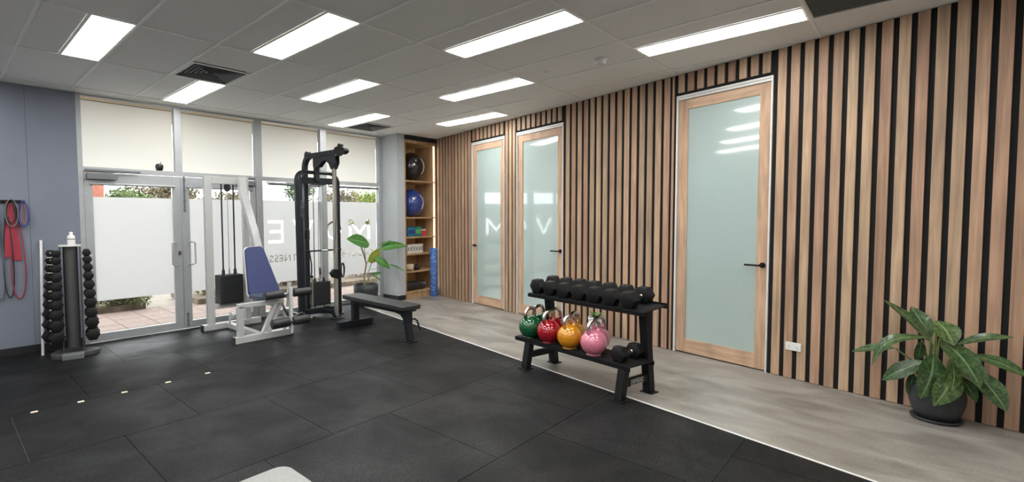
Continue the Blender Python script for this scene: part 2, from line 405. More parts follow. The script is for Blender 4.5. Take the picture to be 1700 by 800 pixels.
# ------------------------------------------------------------------ walls
m = MB(); m.b(XL-.1, 1.226, WY, WY+.12, 0, H); wall_back = struct(m.build('wall_back', M['wall']))
m = MB(); m.b(.768, .772, WY-.0015, WY, .1, H); m.build('panel_joint', mat('joint_grey', (.10, .11, .13), .8), wall_back)
m = MB(); m.b(XL, 1.226, WY-.014, WY-.0005, MZ, .095); struct(m.build('baseboard_back', M['skirt'], None, .003))
m = MB(); m.b(XL-.1, XL, YB, WY, 0, H); struct(m.build('wall_left', M['wall_white']))
m = MB(); m.b(XL-.1, 5.0, YB-.1, YB, 0, H); struct(m.build('wall_front', M['wall_white']))
# pier between the shopfront and the shelving
m = MB(); m.b(5.80, 5.972, 6.462, 7.0, 0, H); pier = struct(m.build('wall_pier', M['pier']))
m = MB(); m.b(5.786, 5.799, 6.449, 6.93, 0.001, .085); m.b(5.799, 5.972, 6.449, 6.461, 0.001, .085); struct(m.build('baseboard_pier', M['skirt'], None, .002))
m = MB(); m.b(5.972, 7.4, 7.0, 7.1, 0, H); struct(m.build('wall_recess', M['pier']))

# slatted wall: local x goes into the wall, local y runs along it
wall_r = sempty('wall_right', (wn*WD)[:], -WA)
doors = [(2.224, 3.150), (4.715, 5.655), (5.912, 6.775)]; DT = 2.71
m = MB(); ys = [-4.2]+[v for d in doors for v in d]+[8.05]
for i in range(0, len(ys), 2): m.b(.014, .16, ys[i], ys[i+1], 0, H)
for a, b in doors: m.b(.014, .16, a, b, DT, H)
m.build('backing', M['backing'], wall_r)
slat_meshes = {}
def slat(y, wdt, z0, z1):
    key = (round(wdt, 3), round(z0, 2), round(z1, 2))
    if key not in slat_meshes:
        mb = MB(); mb.b(0, .014, 0, wdt, z0, z1); o = mb.build('slat', M['slat'], wall_r, .0015, seg=1); slat_meshes[key] = o; o.location = (0, y, 0)
    else:
        src = slat_meshes[key]; o = src.copy(); COL.objects.link(o); o.location = (0, y, 0)
SW = .066
k = 0
y = 2.123
while y > -2.2:
    slat(y, SW, 0.004, H-.004); y -= .1005
for i in range(9): slat(2.224+.026+.1005*i, SW, DT+.028, H-.004)          # above the nearest door
slat(3.150+.012, .022, .004, H-.004)
for i in range(14): slat(3.212+.1052*i*.945+.0, SW-.002, .004, H-.004)
slat(4.606, SW-.004, .004, H-.004)
for i in range(9): slat(4.715+.03+.101*i, SW, DT+.028, H-.004)
for i in range(3): slat(5.664+.083*i, .058 if i < 2 else .058, .004, H-.004)
for i in range(8): slat(5.912+.028+.103*i, SW, DT+.028, H-.004)
y = 6.785
while y < 7.83:
    slat(y, SW, .004, H-.004); y += .0985

def timber_door(idx, a, b, side):
    d = sempty('door_%d' % idx, (wn*WD)[:], -WA)
    # silver-white metal frame
    mb = MB(); mb.b(.004, .15, a+.004, a+.018, 0, DT); mb.build('jamb', M['alu_light'], d)
    mb = MB(); mb.b(.004, .15, b-.030, b-.012, 0, DT); mb.build('jamb', M['alu_light'], d)
    mb = MB(); mb.b(.004, .15, a+.018, b-.030, DT-.020, DT); mb.b(.012, .15, a+.018, b-.030, DT-.045, DT-.022); mb.build('door_head', M['alu_light'], d)
    A, B = a+.020, b-.033; zt = DT-.05; x0, x1 = .022, .062; st = .098
    for q, (u, v) in enumerate(((A, A+st), (B-st, B))):
        mb = MB(); mb.b(x0, x1, u, v, .012, zt); mb.build('stile', M['leafwood'], d, .002)
    mb = MB(); mb.b(x0, x1, A+st, B-st, zt-.10, zt); mb.build('rail', M['leafwood2'], d, .002)
    mb = MB(); mb.b(x0, x1, A+st, B-st, .012, .155); mb.build('rail', M['leafwood2'], d, .002)
    mb = MB(); mb.b(x0+.010, x1-.012, A+st, B-st, .155, zt-.10); mb.build('glass_pane', M['frost_door'], d)
    mb = MB(); mb.b(x1+.01, x1+.02, a, b, 0, DT); mb.build('door_stop', M['backing'], d)  # added dark sheet behind the leaf, filling the whole opening
    yy = (A+st*.42) if side < 0 else (B-st*.42); dirn = 1 if side < 0 else -1; z = .99
    mb = MB(); mb.lathe([(.026, 0), (.026, .008), (.024, .011)], (x0, yy, z), 20, (-1, 0, 0)); h = mb.build('handle', M['black_metal'], d)
    mb = MB(); mb.tube([(x0-.01, yy, z), (x0-.05, yy, z), (x0-.058, yy+dirn*.012, z), (x0-.058, yy+dirn*.13, z)], .0095, 10); mb.build('lever', M['black_metal'], h)
    mb = MB(); mb.b(x0-.001, x0+.012, (yy-.006 if side<0 else yy-.006), yy+.006, z-.1, z-.099); 
    return d
timber_door(3, *doors[0], -1)
timber_door(4, *doors[1], -1)
timber_door(5, *doors[2], 1)

# double power outlet low on the slats beside the nearest door
o = thing('power_outlet', 'white double power outlet low on the timber slats', 'power outlet', W(2.012, 0, .292)[:], -WA)
m = MB(); m.b(-.011, 0, -.060, .060, -.036, .036); m.build('face_plate', M['white'], o, .003)
for yy in (-.032, .032):
    m = MB(); m.b(-.015, -.011, yy-.008, yy+.008, .014, .028); m.build('switch', M['white'], o, .001)
    m = MB()
    m.box((-.0115, yy-.007, -.004), (.001, .002, .009)); m.box((-.0115, yy+.007, -.004), (.001, .002, .009)); m.box((-.0115, yy, -.018), (.001, .002, .009)); m.build('socket', M['black_plastic'], o)

# ------------------------------------------------------------------ ceiling
GX, GY = 1.1737, 4.2194
ceil = struct(MB().b(XL-.1, 7.4, YB-.1, 7.1, H+.02, H+.10).build('ceiling', M['ceil']))
lights = {(0, 0), (2, 1), (2, -1), (4, 0), (4, -2), (6, 1), (6, -1), (6, -3), (8, 0), (0, -2), (0, -4), (2, -3), (2, -5), (4, -4), (-2, 1), (-2, -1), (-2, -3), (-4, 0), (-4, -2), (-4, -4)}
T = .011
def ctile(x0, x1, y0, y1):
    p = clip([(x0, y0), (x1, y0), (x1, y1), (x0, y1)], wn.x, wn.y, WD+.02)
    if area(p) < .002: return
    mb = MB(); mb.poly([(a, b, H+.003) for a, b in p], (0, 0, .015)); mb.build('ceiling_tile', M['ceil'], ceil)
def cbar(x0, x1, y0, y1, z=H-.005):
    p = clip([(x0, y0), (x1, y0), (x1, y1), (x0, y1)], wn.x, wn.y, WD-.0)
    if area(p) < .0005: return
    mb = MB(); mb.poly([(a, b, z) for a, b in p], (0, 0, .006)); mb.build('grid_bar', M['grid'], ceil)
def inroom(x, y): return wn.x*x+wn.y*y < WD-.05
glabels = {(0, 0): 'ceiling light panel nearest the grey side wall, wide in view', (2, 1): 'ceiling light panel nearest the double glass doors, below the square vent', (2, -1): 'large ceiling light panel second from left in the front row',
 (4, 0): 'middle ceiling light panel above the white leg machine, second row', (4, -2): 'large ceiling light panel third from left in the front row', (6, 1): 'ceiling light panel nearest the black cable tower by the windows',
 (6, -1): 'ceiling light panel left of the round smoke detector, second row', (6, -3): 'longest ceiling light panel, ending by the dark return grille', (8, 0): 'ceiling light panel closest to the shelving nook and slat wall'}
YR = [GY+1.2*j for j in range(-6, 3)]
for j in range(-6, 3):
    y0 = GY+1.2*(j-1)+0; 
for j in range(-6, 3):            # cell rows between y(j) and y(j+1)
    ya = GY+1.2*j; yb = ya+1.2 if j < 2 else WY
    ya = max(ya, YB)
    if yb <= YB: continue
    for k in range(-6, 11):
        xa = GX+.6*(k-1); xb = xa+.6
        xa = max(xa, XL)
        if xb <= XL+.02: continue
        if not inroom(xa, yb): continue
        if (k, j) in lights:
            ctile(xa, xb-.315, ya, yb)
            cbar(xb-.318, xb-.300, ya+T, yb-T)
            lb = glabels.get((k, j))
            g = 'recessed ceiling light panels'
            if lb is None: lb = 'ceiling light panel outside the picture, %s row from the windows, %s column' % ({1: 'nearest', 0: 'second', -1: 'third', -2: 'fourth', -3: 'fifth', -4: 'sixth', -5: 'last'}[j], {-4: 'outermost left', -2: 'left', 0: 'centre left', 2: 'centre', 4: 'centre right', 6: 'right'}[k])
            t = thing('ceiling_light', lb, 'ceiling light', (xb-.1565, (ya+yb)/2, H), 0, g)
            lx, ly = .143, 1.2/2-.013
            mb = MB()
            mb.b(-lx, -lx+.006, -ly, ly, -.004, .012); mb.b(lx-.006, lx, -ly, ly, -.004, .012); mb.b(-lx+.006, lx-.006, -ly, -ly+.006, -.004, .012); mb.b(-lx+.006, lx-.006, ly-.006, ly, -.004, .012)
            mb.build('frame', M['alu_light'], t)
            mb = MB(); mb.b(-lx+.006, lx-.006, -ly+.006, ly-.006, -.001, .010); mb.build('diffuser', M['light'], t)
        elif (k, j) == (2, 0):
            ctile(xa, xb, ya, ya+.6)
        elif (k, j) == (7, 1):
            ctile(xa, xb, ya, ya+.6)
        elif (k, j) == (6, -4):
            pass
        else:
            ctile(xa, xb, ya, yb)
for k in range(-6, 11):
    x = GX+.6*k; ymax = WY
    if x > XL and inroom(x, WY-.3) or inroom(x, 0) or x < 7: cbar(x-T, x+T, YB, WY-.03)
for j in range(-5, 3):
    y = GY+1.2*j
    cbar(XL, 7.2, y-T*.8, y+T*.8, H-.0046)
cbar(XL, 5.8, WY-.035, WY, H-.0055); 

def vent(x0, x1, y0, y1, label):
    t = thing('ceiling_vent', label, 'vent', ((x0+x1)/2, (y0+y1)/2, H), 0)
    h = (x1-x0)/2-.012
    mb = MB(); 
    for a, b in ((h, .03),):
        mb.b(-a, a, -a, -a+b, -.006, .0); mb.b(-a, a, a-b, a, -.006, .0); mb.b(-a, -a+b, -a+b, a-b, -.006, 0); mb.b(a-b, a, -a+b, a-b, -.006, 0)
    mb.build('frame', M['alu_light'], t)
    mb = MB(); mb.b(-h, h, -h, h, .045, .05); mb.build('duct', M['duct'], t)
    q = h-.03; n = 7
    for i in range(n):
        r0 = q*(1-i/n); r1 = r0-q/n*.55
        mb = MB()
        z0, z1 = -.004, .035
        for ang in range(4):
            c, s_ = math.cos(ang*PI/2), math.sin(ang*PI/2)
            def P(x, y, z): return (c*x-s_*y, s_*x+c*y, z)
            pts = [P(-r0, -r0, z0), P(r0, -r0, z0), P(r1, -r1, z1), P(-r1, -r1, z1)]
            pts2 = [(a, b, z+.002) for a, b, z in pts]
            mb.add(pts+pts2, [(0, 1, 2, 3), (7, 6, 5, 4), (0, 4, 5, 1), (2, 6, 7, 3)])
        mb.build('louvre', M['vent'], t)
vent(GX+.6, GX+1.2, GY+.6, GY+1.2, 'square louvred air vent in the ceiling near the glass doors')
vent(GX+3.6, GX+4.2, GY+1.8, GY+2.4, 'square louvred air vent in the ceiling above the black cable tower')
t = thing('return_air_grille', 'dark grey return air grille in the ceiling by the slat wall', 'vent', (GX+3.3, GY-4.2, H))
m = MB(); m.b(-.285, .285, -.585, .585, .004, .012); m.build('filter', M['filter'], t)
m = MB()
for a in (-1, 1): m.b(a*.292-.01, a*.292+.01, -.59, .59, -.004, .006); 
for a in (-1, 1): m.b(-.282, .282, a*.588-.01, a*.588+.01, -.004, .006)
m.build('frame', M['alu_light'], t)
t = thing('smoke_detector', 'round white smoke detector on the ceiling beside the long light', 'smoke detector', (4.52, 2.16, H))
m = MB(); m.lathe([(.062, 0), (.062, -.012), (.055, -.018)][::-1], (0, 0, 0), 28); m.build('base', M['white'], t)
m = MB(); m.lathe([(.040, -.048), (.048, -.040), (.052, -.018)], (0, 0, 0), 28); m.build('cover', M['white'], t)
t = thing('fire_sprinkler', 'tiny sprinkler rosette on the ceiling between two light panels', 'sprinkler', (4.49, 2.72, H))
m = MB(); m.lathe([(.03, -.004), (.035, 0)], (0, 0, 0), 20); m.build('rosette', M['white'], t)
m = MB(); m.lathe([(.012, -.02), (.006, -.018), (.006, -.004)], (0, 0, 0), 12); m.build('nozzle', M['chrome'], t)

# ------------------------------------------------------------------ shopfront
win = sempty('window_1')
GLY = 6.945
def sf(name, x0, x1, z0, z1, y0=WY, y1=WY+.08, m_='alu', parent=None, bev=.002):
    return MB().b(x0, x1, y0, y1, z0, z1).build(name, M[m_], parent or win, bev)
sf('jamb', 1.226, 1.276, 0, H-.02)
sf('jamb', 5.715, 5.80, 0, H-.02, WY, WY+.08)
sf('head_rail', 1.276, 5.715, H-.03, H-.001)
sf('transom', 1.276, 5.715, 2.028, 2.085)
xs = [1.276, 2.285, 2.372, 3.388, 3.492, 4.495, 4.620, 5.715]
sf('mullion', 2.285, 2.372, 2.085, H-.03)
sf('mullion', 3.388, 3.492, 0, 2.028); sf('mullion', 3.388, 3.492, 2.085, H-.03)
sf('mullion', 4.500, 4.615, .07, 2.028); sf('mullion', 4.500, 4.615, 2.085, H-.03)
sf('sill_rail', 3.492, 5.715, 0, .07)
for a, b in ((1.276, 2.285), (2.372, 3.388), (3.492, 4.500), (4.615, 5.715)):
    p = MB().b(a, b, GLY, GLY+.006, 2.085, H-.03).build('pane', M['glass'], win)
    MB().b(a+.004, b-.004, GLY-.0015, GLY-.0005, 2.087, H-.062).build('frosted_film', M['film_top'], p)
    MB().b(a, b, GLY-.012, GLY-.004, H-.064, H-.058).build('gasket', M['gasket'], win)
for a, b in ((3.492, 4.500), (4.615, 5.715)):
    MB().b(a, b, GLY, GLY+.006, .07, 2.028).build('pane', M['glass'], win)
# frosted film of the two fixed bays, its lettering cut out as clear glass (reads from outside)
FX0, FX1, FZ0, FZ1 = 3.494, 5.712, .485, 1.742
def text_splines(body, size, space=1.0, align='CENTER'):
    cu = bpy.data.curves.new('t', 'FONT'); cu.body = body; cu.size = size; cu.align_x = align; cu.align_y = 'CENTER'; cu.space_character = space
    to = bpy.data.objects.new('t', cu); COL.objects.link(to)
    bpy.context.view_layer.update(); bpy.ops.object.select_all(action='DESELECT')
    to.select_set(True); bpy.context.view_layer.objects.active = to
    bpy.ops.object.convert(target='CURVE')
    out = []
    for sp in to.data.splines:
        out.append([(bp.handle_left.copy(), bp.co.copy(), bp.handle_right.copy()) for bp in sp.bezier_points])
    xsv = [c.x for s_ in out for _, c, _ in s_]; ysv = [c.y for s_ in out for _, c, _ in s_]
    bpy.data.objects.remove(to)
    return out, (min(xsv), max(xsv), min(ysv), max(ysv))
cu = bpy.data.curves.new('film', 'CURVE'); cu.dimensions = '2D'; cu.fill_mode = 'BOTH'; cu.resolution_u = 8
def add_poly(pts):
    sp = cu.splines.new('POLY'); sp.points.add(len(pts)-1)
    for q, (x, y) in zip(sp.points, pts): q.co = (x, y, 0, 1)
    sp.use_cyclic_u = True
def add_text(body, size, X0, X1, Z0, Z1, space=1.0):
    """fit lettering into world x from X1 (start) down to X0, mirrored"""
    sps, (a, b, c, d) = text_splines(body, size, space)
    for s_ in sps:
        pts = []
        n = len(s_)
        for i in range(n):
            p0, p1 = s_[i], s_[(i+1) % n]
            for q in range(6):
                t_ = q/6; u_ = 1-t_
                v = p0[1]*u_**3+p0[2]*3*u_*u_*t_+p1[0]*3*u_*t_*t_+p1[1]*t_**3
                if pts and (Vector((v.x, v.y))-Vector(pts[-1])).length < 1e-5: continue
                pts.append((v.x, v.y))
        if (Vector(pts[0])-Vector(pts[-1])).length < 1e-5: pts.pop()
        out = [(-(X1-(x-a)/(b-a)*(X1-X0)), Z0+(y-c)/(d-c)*(Z1-Z0)) for x, y in pts]
        add_poly(out)
add_poly([(-FX0, FZ0), (-FX1, FZ0), (-FX1, FZ1), (-FX0, FZ1)])
def ring(cx, cz, r0, r1, n=40):
    for r in (r0, r1): add_poly([(-(cx+r*math.cos(2*PI*i/n)), cz+r*math.sin(2*PI*i/n)) for i in range(n)])
ZA, ZB = 1.09, 1.44
def letter(pts, x0, x1): add_poly([(-(x1-px*(x1-x0)), ZA+pz*(ZB-ZA)) for px, pz in pts])
letter([(0, 0), (0, 1), (.13, 1), (.5, .42), (.87, 1), (1, 1), (1, 0), (.88, 0), (.88, .78), (.5, .2), (.12, .78), (.12, 0)], 5.10, 5.56)
ring(4.90, (ZA+ZB)/2, .165, .135) if False else ring(4.79, (ZA+ZB)/2, .155, .12)
letter([(0, 1), (.16, 1), (.5, .2), (.84, 1), (1, 1), (.57, 0), (.43, 0)], 4.02, 4.40)
letter([(0, 0), (0, 1), (1, 1), (1, .87), (.16, .87), (.16, .57), (.9, .57), (.9, .44), (.16, .44), (.16, .13), (1, .13), (1, 0)], 3.60, 3.86)
add_text('PHYSIOTHERAPY', .1, 4.68, 5.60, .80, .905, 1.05) if False else add_text('PHYSIO', .1, 5.16, 5.62, .80, .905, 1.1)
add_text('THERAPY', .1, 4.63, 5.12, .80, .905, 1.1)
add_text('FITNESS', .1, 3.62, 4.20, .80, .905, 1.1)
cu.extrude = .0004
fo = bpy.data.objects.new('f', cu); COL.objects.link(fo); bpy.context.view_layer.update()
fme = bpy.data.meshes.new_from_object(fo.evaluated_get(bpy.context.evaluated_depsgraph_get())); bpy.data.objects.remove(fo)
fme.materials.clear(); fme.materials.append(M['film'])
for v in fme.vertices: v.co = Vector((-v.co.x, GLY-.0015+v.co.z, v.co.y))
ff = bpy.data.objects.new('lettered_film', fme); COL.objects.link(ff); ff.parent = win; ff['label'] = 'frosted film with clear mirrored lettering'

def glass_door(idx, a, b, hinge_left):
    d = sempty('door_%d' % idx)
    y0, y1 = WY+.012, WY+.062
    st = .075 if False else .085
    A = a+(.085 if hinge_left else .100); B = b-(.100 if hinge_left else .085)
    for n_, x0, x1, z0, z1 in (('stile', a, A, .01, 2.02), ('stile', B, b, .01, 2.02), ('rail', A, B, 1.878, 2.02), ('rail', A, B, .01, .105)):
        MB().b(x0, x1, y0, y1, z0, z1).build(n_, M['alu'], d, .002)
    p = MB().b(A, B, WY+.035, WY+.041, .105, 1.878).build('pane', M['glass'], d)
    MB().b(A+.002, B-.002, WY+.0335, WY+.0345, .495, 1.735).build('frosted_film', M['film'], p)
    # rolled blind under the top rail
    t_ = MB(); t_.tube([(A-.03, y0-.016, 1.888), (B+.03, y0-.016, 1.888)], .016, 14); t_.build('blind_roller', M['alu'], d)
    # pull handle
    hx = (B+.012) if hinge_left else (A-.012); sg = -1 if hinge_left else 1
    pts = []
    for z in (1.165, .865):
        s1 = [(hx, y0-.002, z), (hx, y0-.045, z), (hx+sg*.02, y0-.058, z), (hx+sg*.05, y0-.06, z+(-.012 if z > 1 else .012))]
        pts += s1 if z > 1 else s1[::-1]
    MB().tube(pts, .011, 10).build('pull_handle', M['alu'], d)
    for hz in ((1.55, 1.8) if not hinge_left else (1.65,)):
        pass
    return d
d1 = glass_door(1, 1.279, 2.341, True)
d2 = glass_door(2, 2.349, 3.385, False)
MB().b(2.292, 2.325, WY-.006, WY+.012, .995, 1.045).build('lock', M['fargrey'], d1, .002)
for z in (1.62, 1.72): MB().lathe([(.008, 0), (.008, .07)], (1.272, WY+.004, z), 10).build('hinge', M['alu'], d1)
m = MB(); m.b(2.378, 2.398, WY+.004, WY+.012, 1.56, 2.03)
for z in (1.58, 1.70, 1.84, 1.98): m.b(2.372, 2.404, WY-.002, WY+.004, z-.012, z+.012)
m.tube([(2.388, WY-.004, 1.60), (2.388, WY-.004, 2.0)], .005, 8); m.build('flush_bolt', M['vent'], d2)
m = MB(); m.b(2.378, 2.398, WY+.004, WY+.012, .03, .22)
for z in (.05, .12, .20): m.b(2.372, 2.404, WY-.002, WY+.004, z-.012, z+.012)
m.build('flush_bolt', M['vent'], d2)
t = thing('door_closer', 'grey overhead door closer at the top of the left glass door', 'door closer', (1.45, WY, 2.0))
m = MB(); m.b(-.15, .16, -.055, .010, -.062, .006); m.build('body', M['vent'], t, .008)
m = MB(); m.b(-.16, .42, -.03, -.002, .032, .058); m.build('slide_track', M['vent'], t, .003)
m = MB(); m.bar((-.12, -.035, .012), (.36, -.02, .030), .018, .006); m.build('arm', M['alu'], t)
t = thing('door_closer', 'grey overhead closer at the top of the right glass door, behind the white frame', 'door closer', (3.24, WY, 2.0))
m = MB(); m.b(-.16, .13, -.055, .010, -.062, .006); m.build('body', M['vent'], t, .008)
m = MB(); m.b(-.40, .13, -.03, -.002, .032, .058); m.build('slide_track', M['vent'], t, .003)
# small apple-shaped object on the transom
t = thing('ornament', 'small dark apple-shaped ornament standing on the transom ledge', 'ornament', (2.105, WY-.003, 2.085))
t.location = (2.105, WY+.04, 2.085)
m = MB(); m.lathe([(.022, 0), (.036, .008), (.045, .035), (.047, .06), (.040, .082), (.022, .090), (.006, .084)], (0, 0, 0), 20); m.build('body', M['black_plastic'], t)
m = MB(); m.tube([(.0, 0, .083), (.012, 0, .095), (.022, 0, .112)], [.004, .003, .006], 8); m.build('stem', M['black_plastic'], t)
for (a, b, lb) in ((3.56, 4.47, 'rolled-up grey blind at the top of the window left of the cable tower'), (4.64, 5.69, 'rolled-up grey blind at the top of the window behind the leafy plant')):
    t = thing('roller_blind', lb, 'blind', ((a+b)/2, WY-.02, 1.985)); hw = (b-a)/2
    m = MB(); m.tube([(-hw, 0, 0), (hw, 0, 0)], .020, 14); m.build('rolled_fabric', M['vent'], t)
    m = MB()
    for sx in (-1, 1): m.b(sx*hw-.006, sx*hw+.006, -.02, .020, -.02, .045)
    m.build('bracket', M['alu_light'], t)
    m = MB(); m.b(-hw+.02, hw-.02, -.006, .018, .028, .042); m.build('rail', M['alu_light'], t)

# ------------------------------------------------------------------ outside
ground = struct(MB().b(-9, 16, 7.1, 40, -.32, -.09).build('ground', M['concrete']))
m = MB(); m.b(-4, 12, 7.0, 9.3, -.085, -.055); m.build('paving_bed', M['grout'], ground)
pv = None
for i in range(0, 22):
    for j in range(0, 6):
        x = -.2+.42*i+(.0 if j % 2 else .0); y = 7.02+.38*j
        m = MB(); m.b(x, x+.408, y, y+.368, -.06, -.048+random.uniform(-.001, .001)); m.build('paver', M['paver'], ground)
m = MB(); m.b(1.226, 5.8, WY-.0, 7.02, -.10, -.001); struct(m.build('trim_2', M['alu']))
m = MB(); m.b(-2, 2.55, 9.30, 10.3, -.06, .05); m.b(3.3, 9, 9.0, 10.4, -.06, .05); struct(m.build('trim_3', M['kerb']))
struct(MB().b(-1, 9, 6.98, 8.25, 2.935, 3.05).build('trim_4', M['soffit']))
def foliage(n, centers, size, mb, flat=1.0):
    for _ in range(n):
        c, r = random.choice(centers)
        while True:
            p = Vector((random.uniform(-1, 1), random.uniform(-1, 1), random.uniform(-1, 1)))
            if .35 < p.length < 1: break
        p = Vector((c[0]+p.x*r[0], c[1]+p.y*r[1], c[2]+p.z*r[2]))
        a = Vector((random.gauss(0, 1), random.gauss(0, 1), random.gauss(0, 1))).normalized()
        b = a.cross(Vector((random.gauss(0, 1), random.gauss(0, 1), random.gauss(0, 1)))).normalized()
        s_ = size*random.uniform(.6, 1.4)
        mb.add([p-a*s_, p-b*s_*.4, p+a*s_, p+b*s_*.4], [(0, 1, 2, 3)])
def bush(name, x, y, z, r, mt, label, cat, n=900, leaf=.035, group=None, trunk=None):
    t = thing(name, label, cat, (x, y, z), 0, group)
    mb = MB(); cs = []
    base = trunk or 0
    for _ in range(9): cs.append(((random.uniform(-.55, .55)*r[0], random.uniform(-.5, .5)*r[1], base+r[2]*(.5+random.uniform(-.25, .3))), (r[0]*.5, r[1]*.5, r[2]*.48)))
    foliage(n, cs, leaf, mb); mb.build('foliage', M[mt], t)
    mb = MB()
    for i in range(4 if not trunk else 3):
        a = random.uniform(0, 2*PI); mb.tube([(0, 0, 0), (math.cos(a)*r[0]*.1, math.sin(a)*r[1]*.1, base*.6+r[2]*.15), (math.cos(a)*r[0]*.4, math.sin(a)*r[1]*.3, base+r[2]*.7)], [.05*max(.3, r[2]), .03*max(.3, r[2]), .01], 7)
    mb.build('trunk', M['trunk'], t)
bush('shrub', 2.25, 9.45, .05, (.50, .3, .62), 'shrub', 'low green shrub seen through the bottom of the left glass door', 'shrub', 2200, .035)
bush('shrub', 1.62, 10.1, .05, (.45, .25, .55), 'shrubbrown', 'brownish shrub beyond the glass door, beside the dumbbell tower', 'shrub', 700, .03)
bush('shrub', 3.62, 9.5, .05, (.34, .3, .75), 'shrub', 'green shrub seen through the bottom of the right glass door', 'shrub', 900, .03)
bush('shrub', 5.35, 9.6, .05, (.95, .35, .62), 'shrubbrown', 'brown shrub outside behind the blue backrest', 'shrub', 3200, .035)
bush('shrub', 7.9, 9.6, .05, (1.4, .35, .62), 'shrubbrown', 'dry shrub outside behind the leafy window plant', 'shrub', 4200, .035)
bush('tree', 3.78, 14.0, -.09, (1.05, .8, .95), 'tree', 'leafy green tree beyond the left glass door', 'tree', 4500, .06, trunk=1.4)
bush('tree', 5.30, 17.2, -.09, (1.15, .8, 1.1), 'treebrown', 'brownish tree beyond the left glass door, by the door meeting stiles', 'tree', 4200, .065, trunk=1.55)
bush('tree', 6.25, 14.6, -.09, (1.3, .8, .95), 'treebrown', 'olive tree seen above the frosted film behind the weight stack rods', 'tree', 5000, .06, trunk=1.3)
bush('tree', 8.35, 13.6, -.09, (.8, .8, .8), 'treedark', 'dark green tree left of the cable tower above the film', 'tree', 1500, .055, trunk=2.05)
bush('tree', 10.2, 14.2, -.09, (1.05, .8, 1.05), 'treebrown', 'brown tree seen between the bars of the cable tower', 'tree', 4500, .06, trunk=1.3)
bush('tree', 13.1, 16.0, -.09, (1.9, .9, 1.3), 'treebright', 'bright yellow-green tree beyond the window right of the cable tower', 'tree', 8000, .07, trunk=1.3)
b1 = thing('far_house', 'red brick building corner at the left edge of the glass door', 'building', (3.1, 17.5, -.09))
m = MB(); m.b(-.9, .62, -.2, 1.6, 0, 3.4); m.build('wall', M['brickred'], b1); m = MB(); m.b(-1, .70, -.3, 1.7, 3.4, 3.55); m.build('roof', M['fargrey'], b1)
b2 = thing('far_house', 'low white roofed building beyond the windows beside the cable tower', 'building', (12.5, 21, -.09))
m = MB(); m.b(-4, 4, -1, 3, 0, 2.15); m.build('wall', M['farwhite'], b2)
m = MB(); m.poly([(-4.3, -1.2, 2.3), (4.3, -1.2, 2.3), (2.6, 0, 3.15), (-3.8, 0, 3.3)], (0, .6, .08)); m.build('roof', M['farroof'], b2)
m = MB(); m.b(-4.3, 4.3, -1.3, -1.15, 2.15, 2.32); m.build('gutter', M['fargrey'], b2)

# ------------------------------------------------------------------ shelving nook
sh = thing('shelf_unit', 'tall timber shelf nook with lit edges between the grey pier and slat wall', 'shelf', (5.972, 6.45, 0))
SX = .765; SD = .53
MB().b(0, .018, 0, SD, 0, H-.08).build('side_panel', M['shelfwood'], sh)
MB().b(SX-.018, SX, 0.02, SD, 0, H-.08).build('side_panel', M['shelfwood'], sh)
MB().b(.018, SX-.018, SD-.015, SD, 0, H-.08).build('back_panel', M['shelfwood'], sh)
MB().b(.018, SX-.018, .01, SD-.015, 0, .10).build('plinth', M['shelfwood'], sh)
MB().b(.018, SX-.018, 0, SD-.015, H-.135, H-.08).build('top_panel', M['shelfwood'], sh)
MB().b(-.0, SX+.02, -.012, .0, H-.08, H).build('cornice', M['skirt'], sh)
MB().b(SX, SX+.030, -.004, SD, 0, H-.08).build('scribe_panel', M['shelfwood'], sh)
MB().b(0, SX+.02, .0, SD, H-.079, H-.002).build('top_filler', M['skirt'], sh)
shelves = [.13, .50, .815, 1.122, 1.475, 2.135]
for z in shelves: MB().b(.018, SX-.018, .0, SD-.015, z-.028, z).build('shelf', M['shelfwood'], sh, .0015)
for x in (SX-.030,):
    MB().b(x, x+.011, .002, .010, .135, H-.14).build('led_strip', M['led'], sh)
def on_shelf(x, y, z): return (5.972+x, 6.45+y, z)
def ball(loc, r, m_, label):
    t = thing('exercise_ball', label, 'exercise ball', loc)
    prof = [(max(.0005, r*math.cos(a)), r+r*math.sin(a)) for a in [(-PI/2)+PI*i/28 for i in range(29)]]
    MB().lathe(prof, (0, 0, 0), 40).build('ball', m_, t)
    mb = MB()
    for i in range(1, 6):
        a = -PI/2+PI*(.28+.088*i); rr = r*math.cos(a)*1.0005; hh = r+r*math.sin(a)
        mb.tube([(rr*math.cos(q*PI/20), rr*math.sin(q*PI/20), hh) for q in range(41)], .0016, 5, False)
    mb.build('rib', m_, t)
    MB().lathe([(.012, 0), (.012, .004)], (-.35*r, -.86*r, r*1.36), 12, (-.35, -.86, .36)).build('valve', M['white'], t)
ball(on_shelf(.412, .28, 2.136), .270, mat('ball_black', (.012, .012, .013), .22, coat=1.0), 'large black exercise ball on the top shelf of the nook')
ball(on_shelf(.40, .28, 1.476), .262, mat('ball_blue', (.022, .055, .25), .22, coat=1.0), 'large blue exercise ball on the second shelf of the nook')
def carton(loc, s, m_, label, name='carton', front=None, cat='box', group=None, m2=None):
    t = thing(name, label, cat, loc, random.uniform(-.04, .04), group)
    MB().b(-s[0]/2, s[0]/2, -s[1]/2, s[1]/2, 0, s[2]).build('box', m_, t, .002)
    if front: MB().b(-s[0]/2+.012, s[0]/2-.012, -s[1]/2-.001, -s[1]/2, s[2]*.3, s[2]*.75).build('printed_label', front, t)
    if m2: MB().b(-s[0]/2-.001, s[0]/2+.001, -s[1]/2-.001, s[1]/2+.001, s[2], s[2]+.02).build('lid', m2, t)
    return t
carton(on_shelf(.17, .13, 1.123), (.19, .2, .165), mat('teal_box', (.02, .16, .27), .5), 'teal blue box on the third shelf, left of the green one', front=mat('navy_label', (.03, .05, .2), .5))
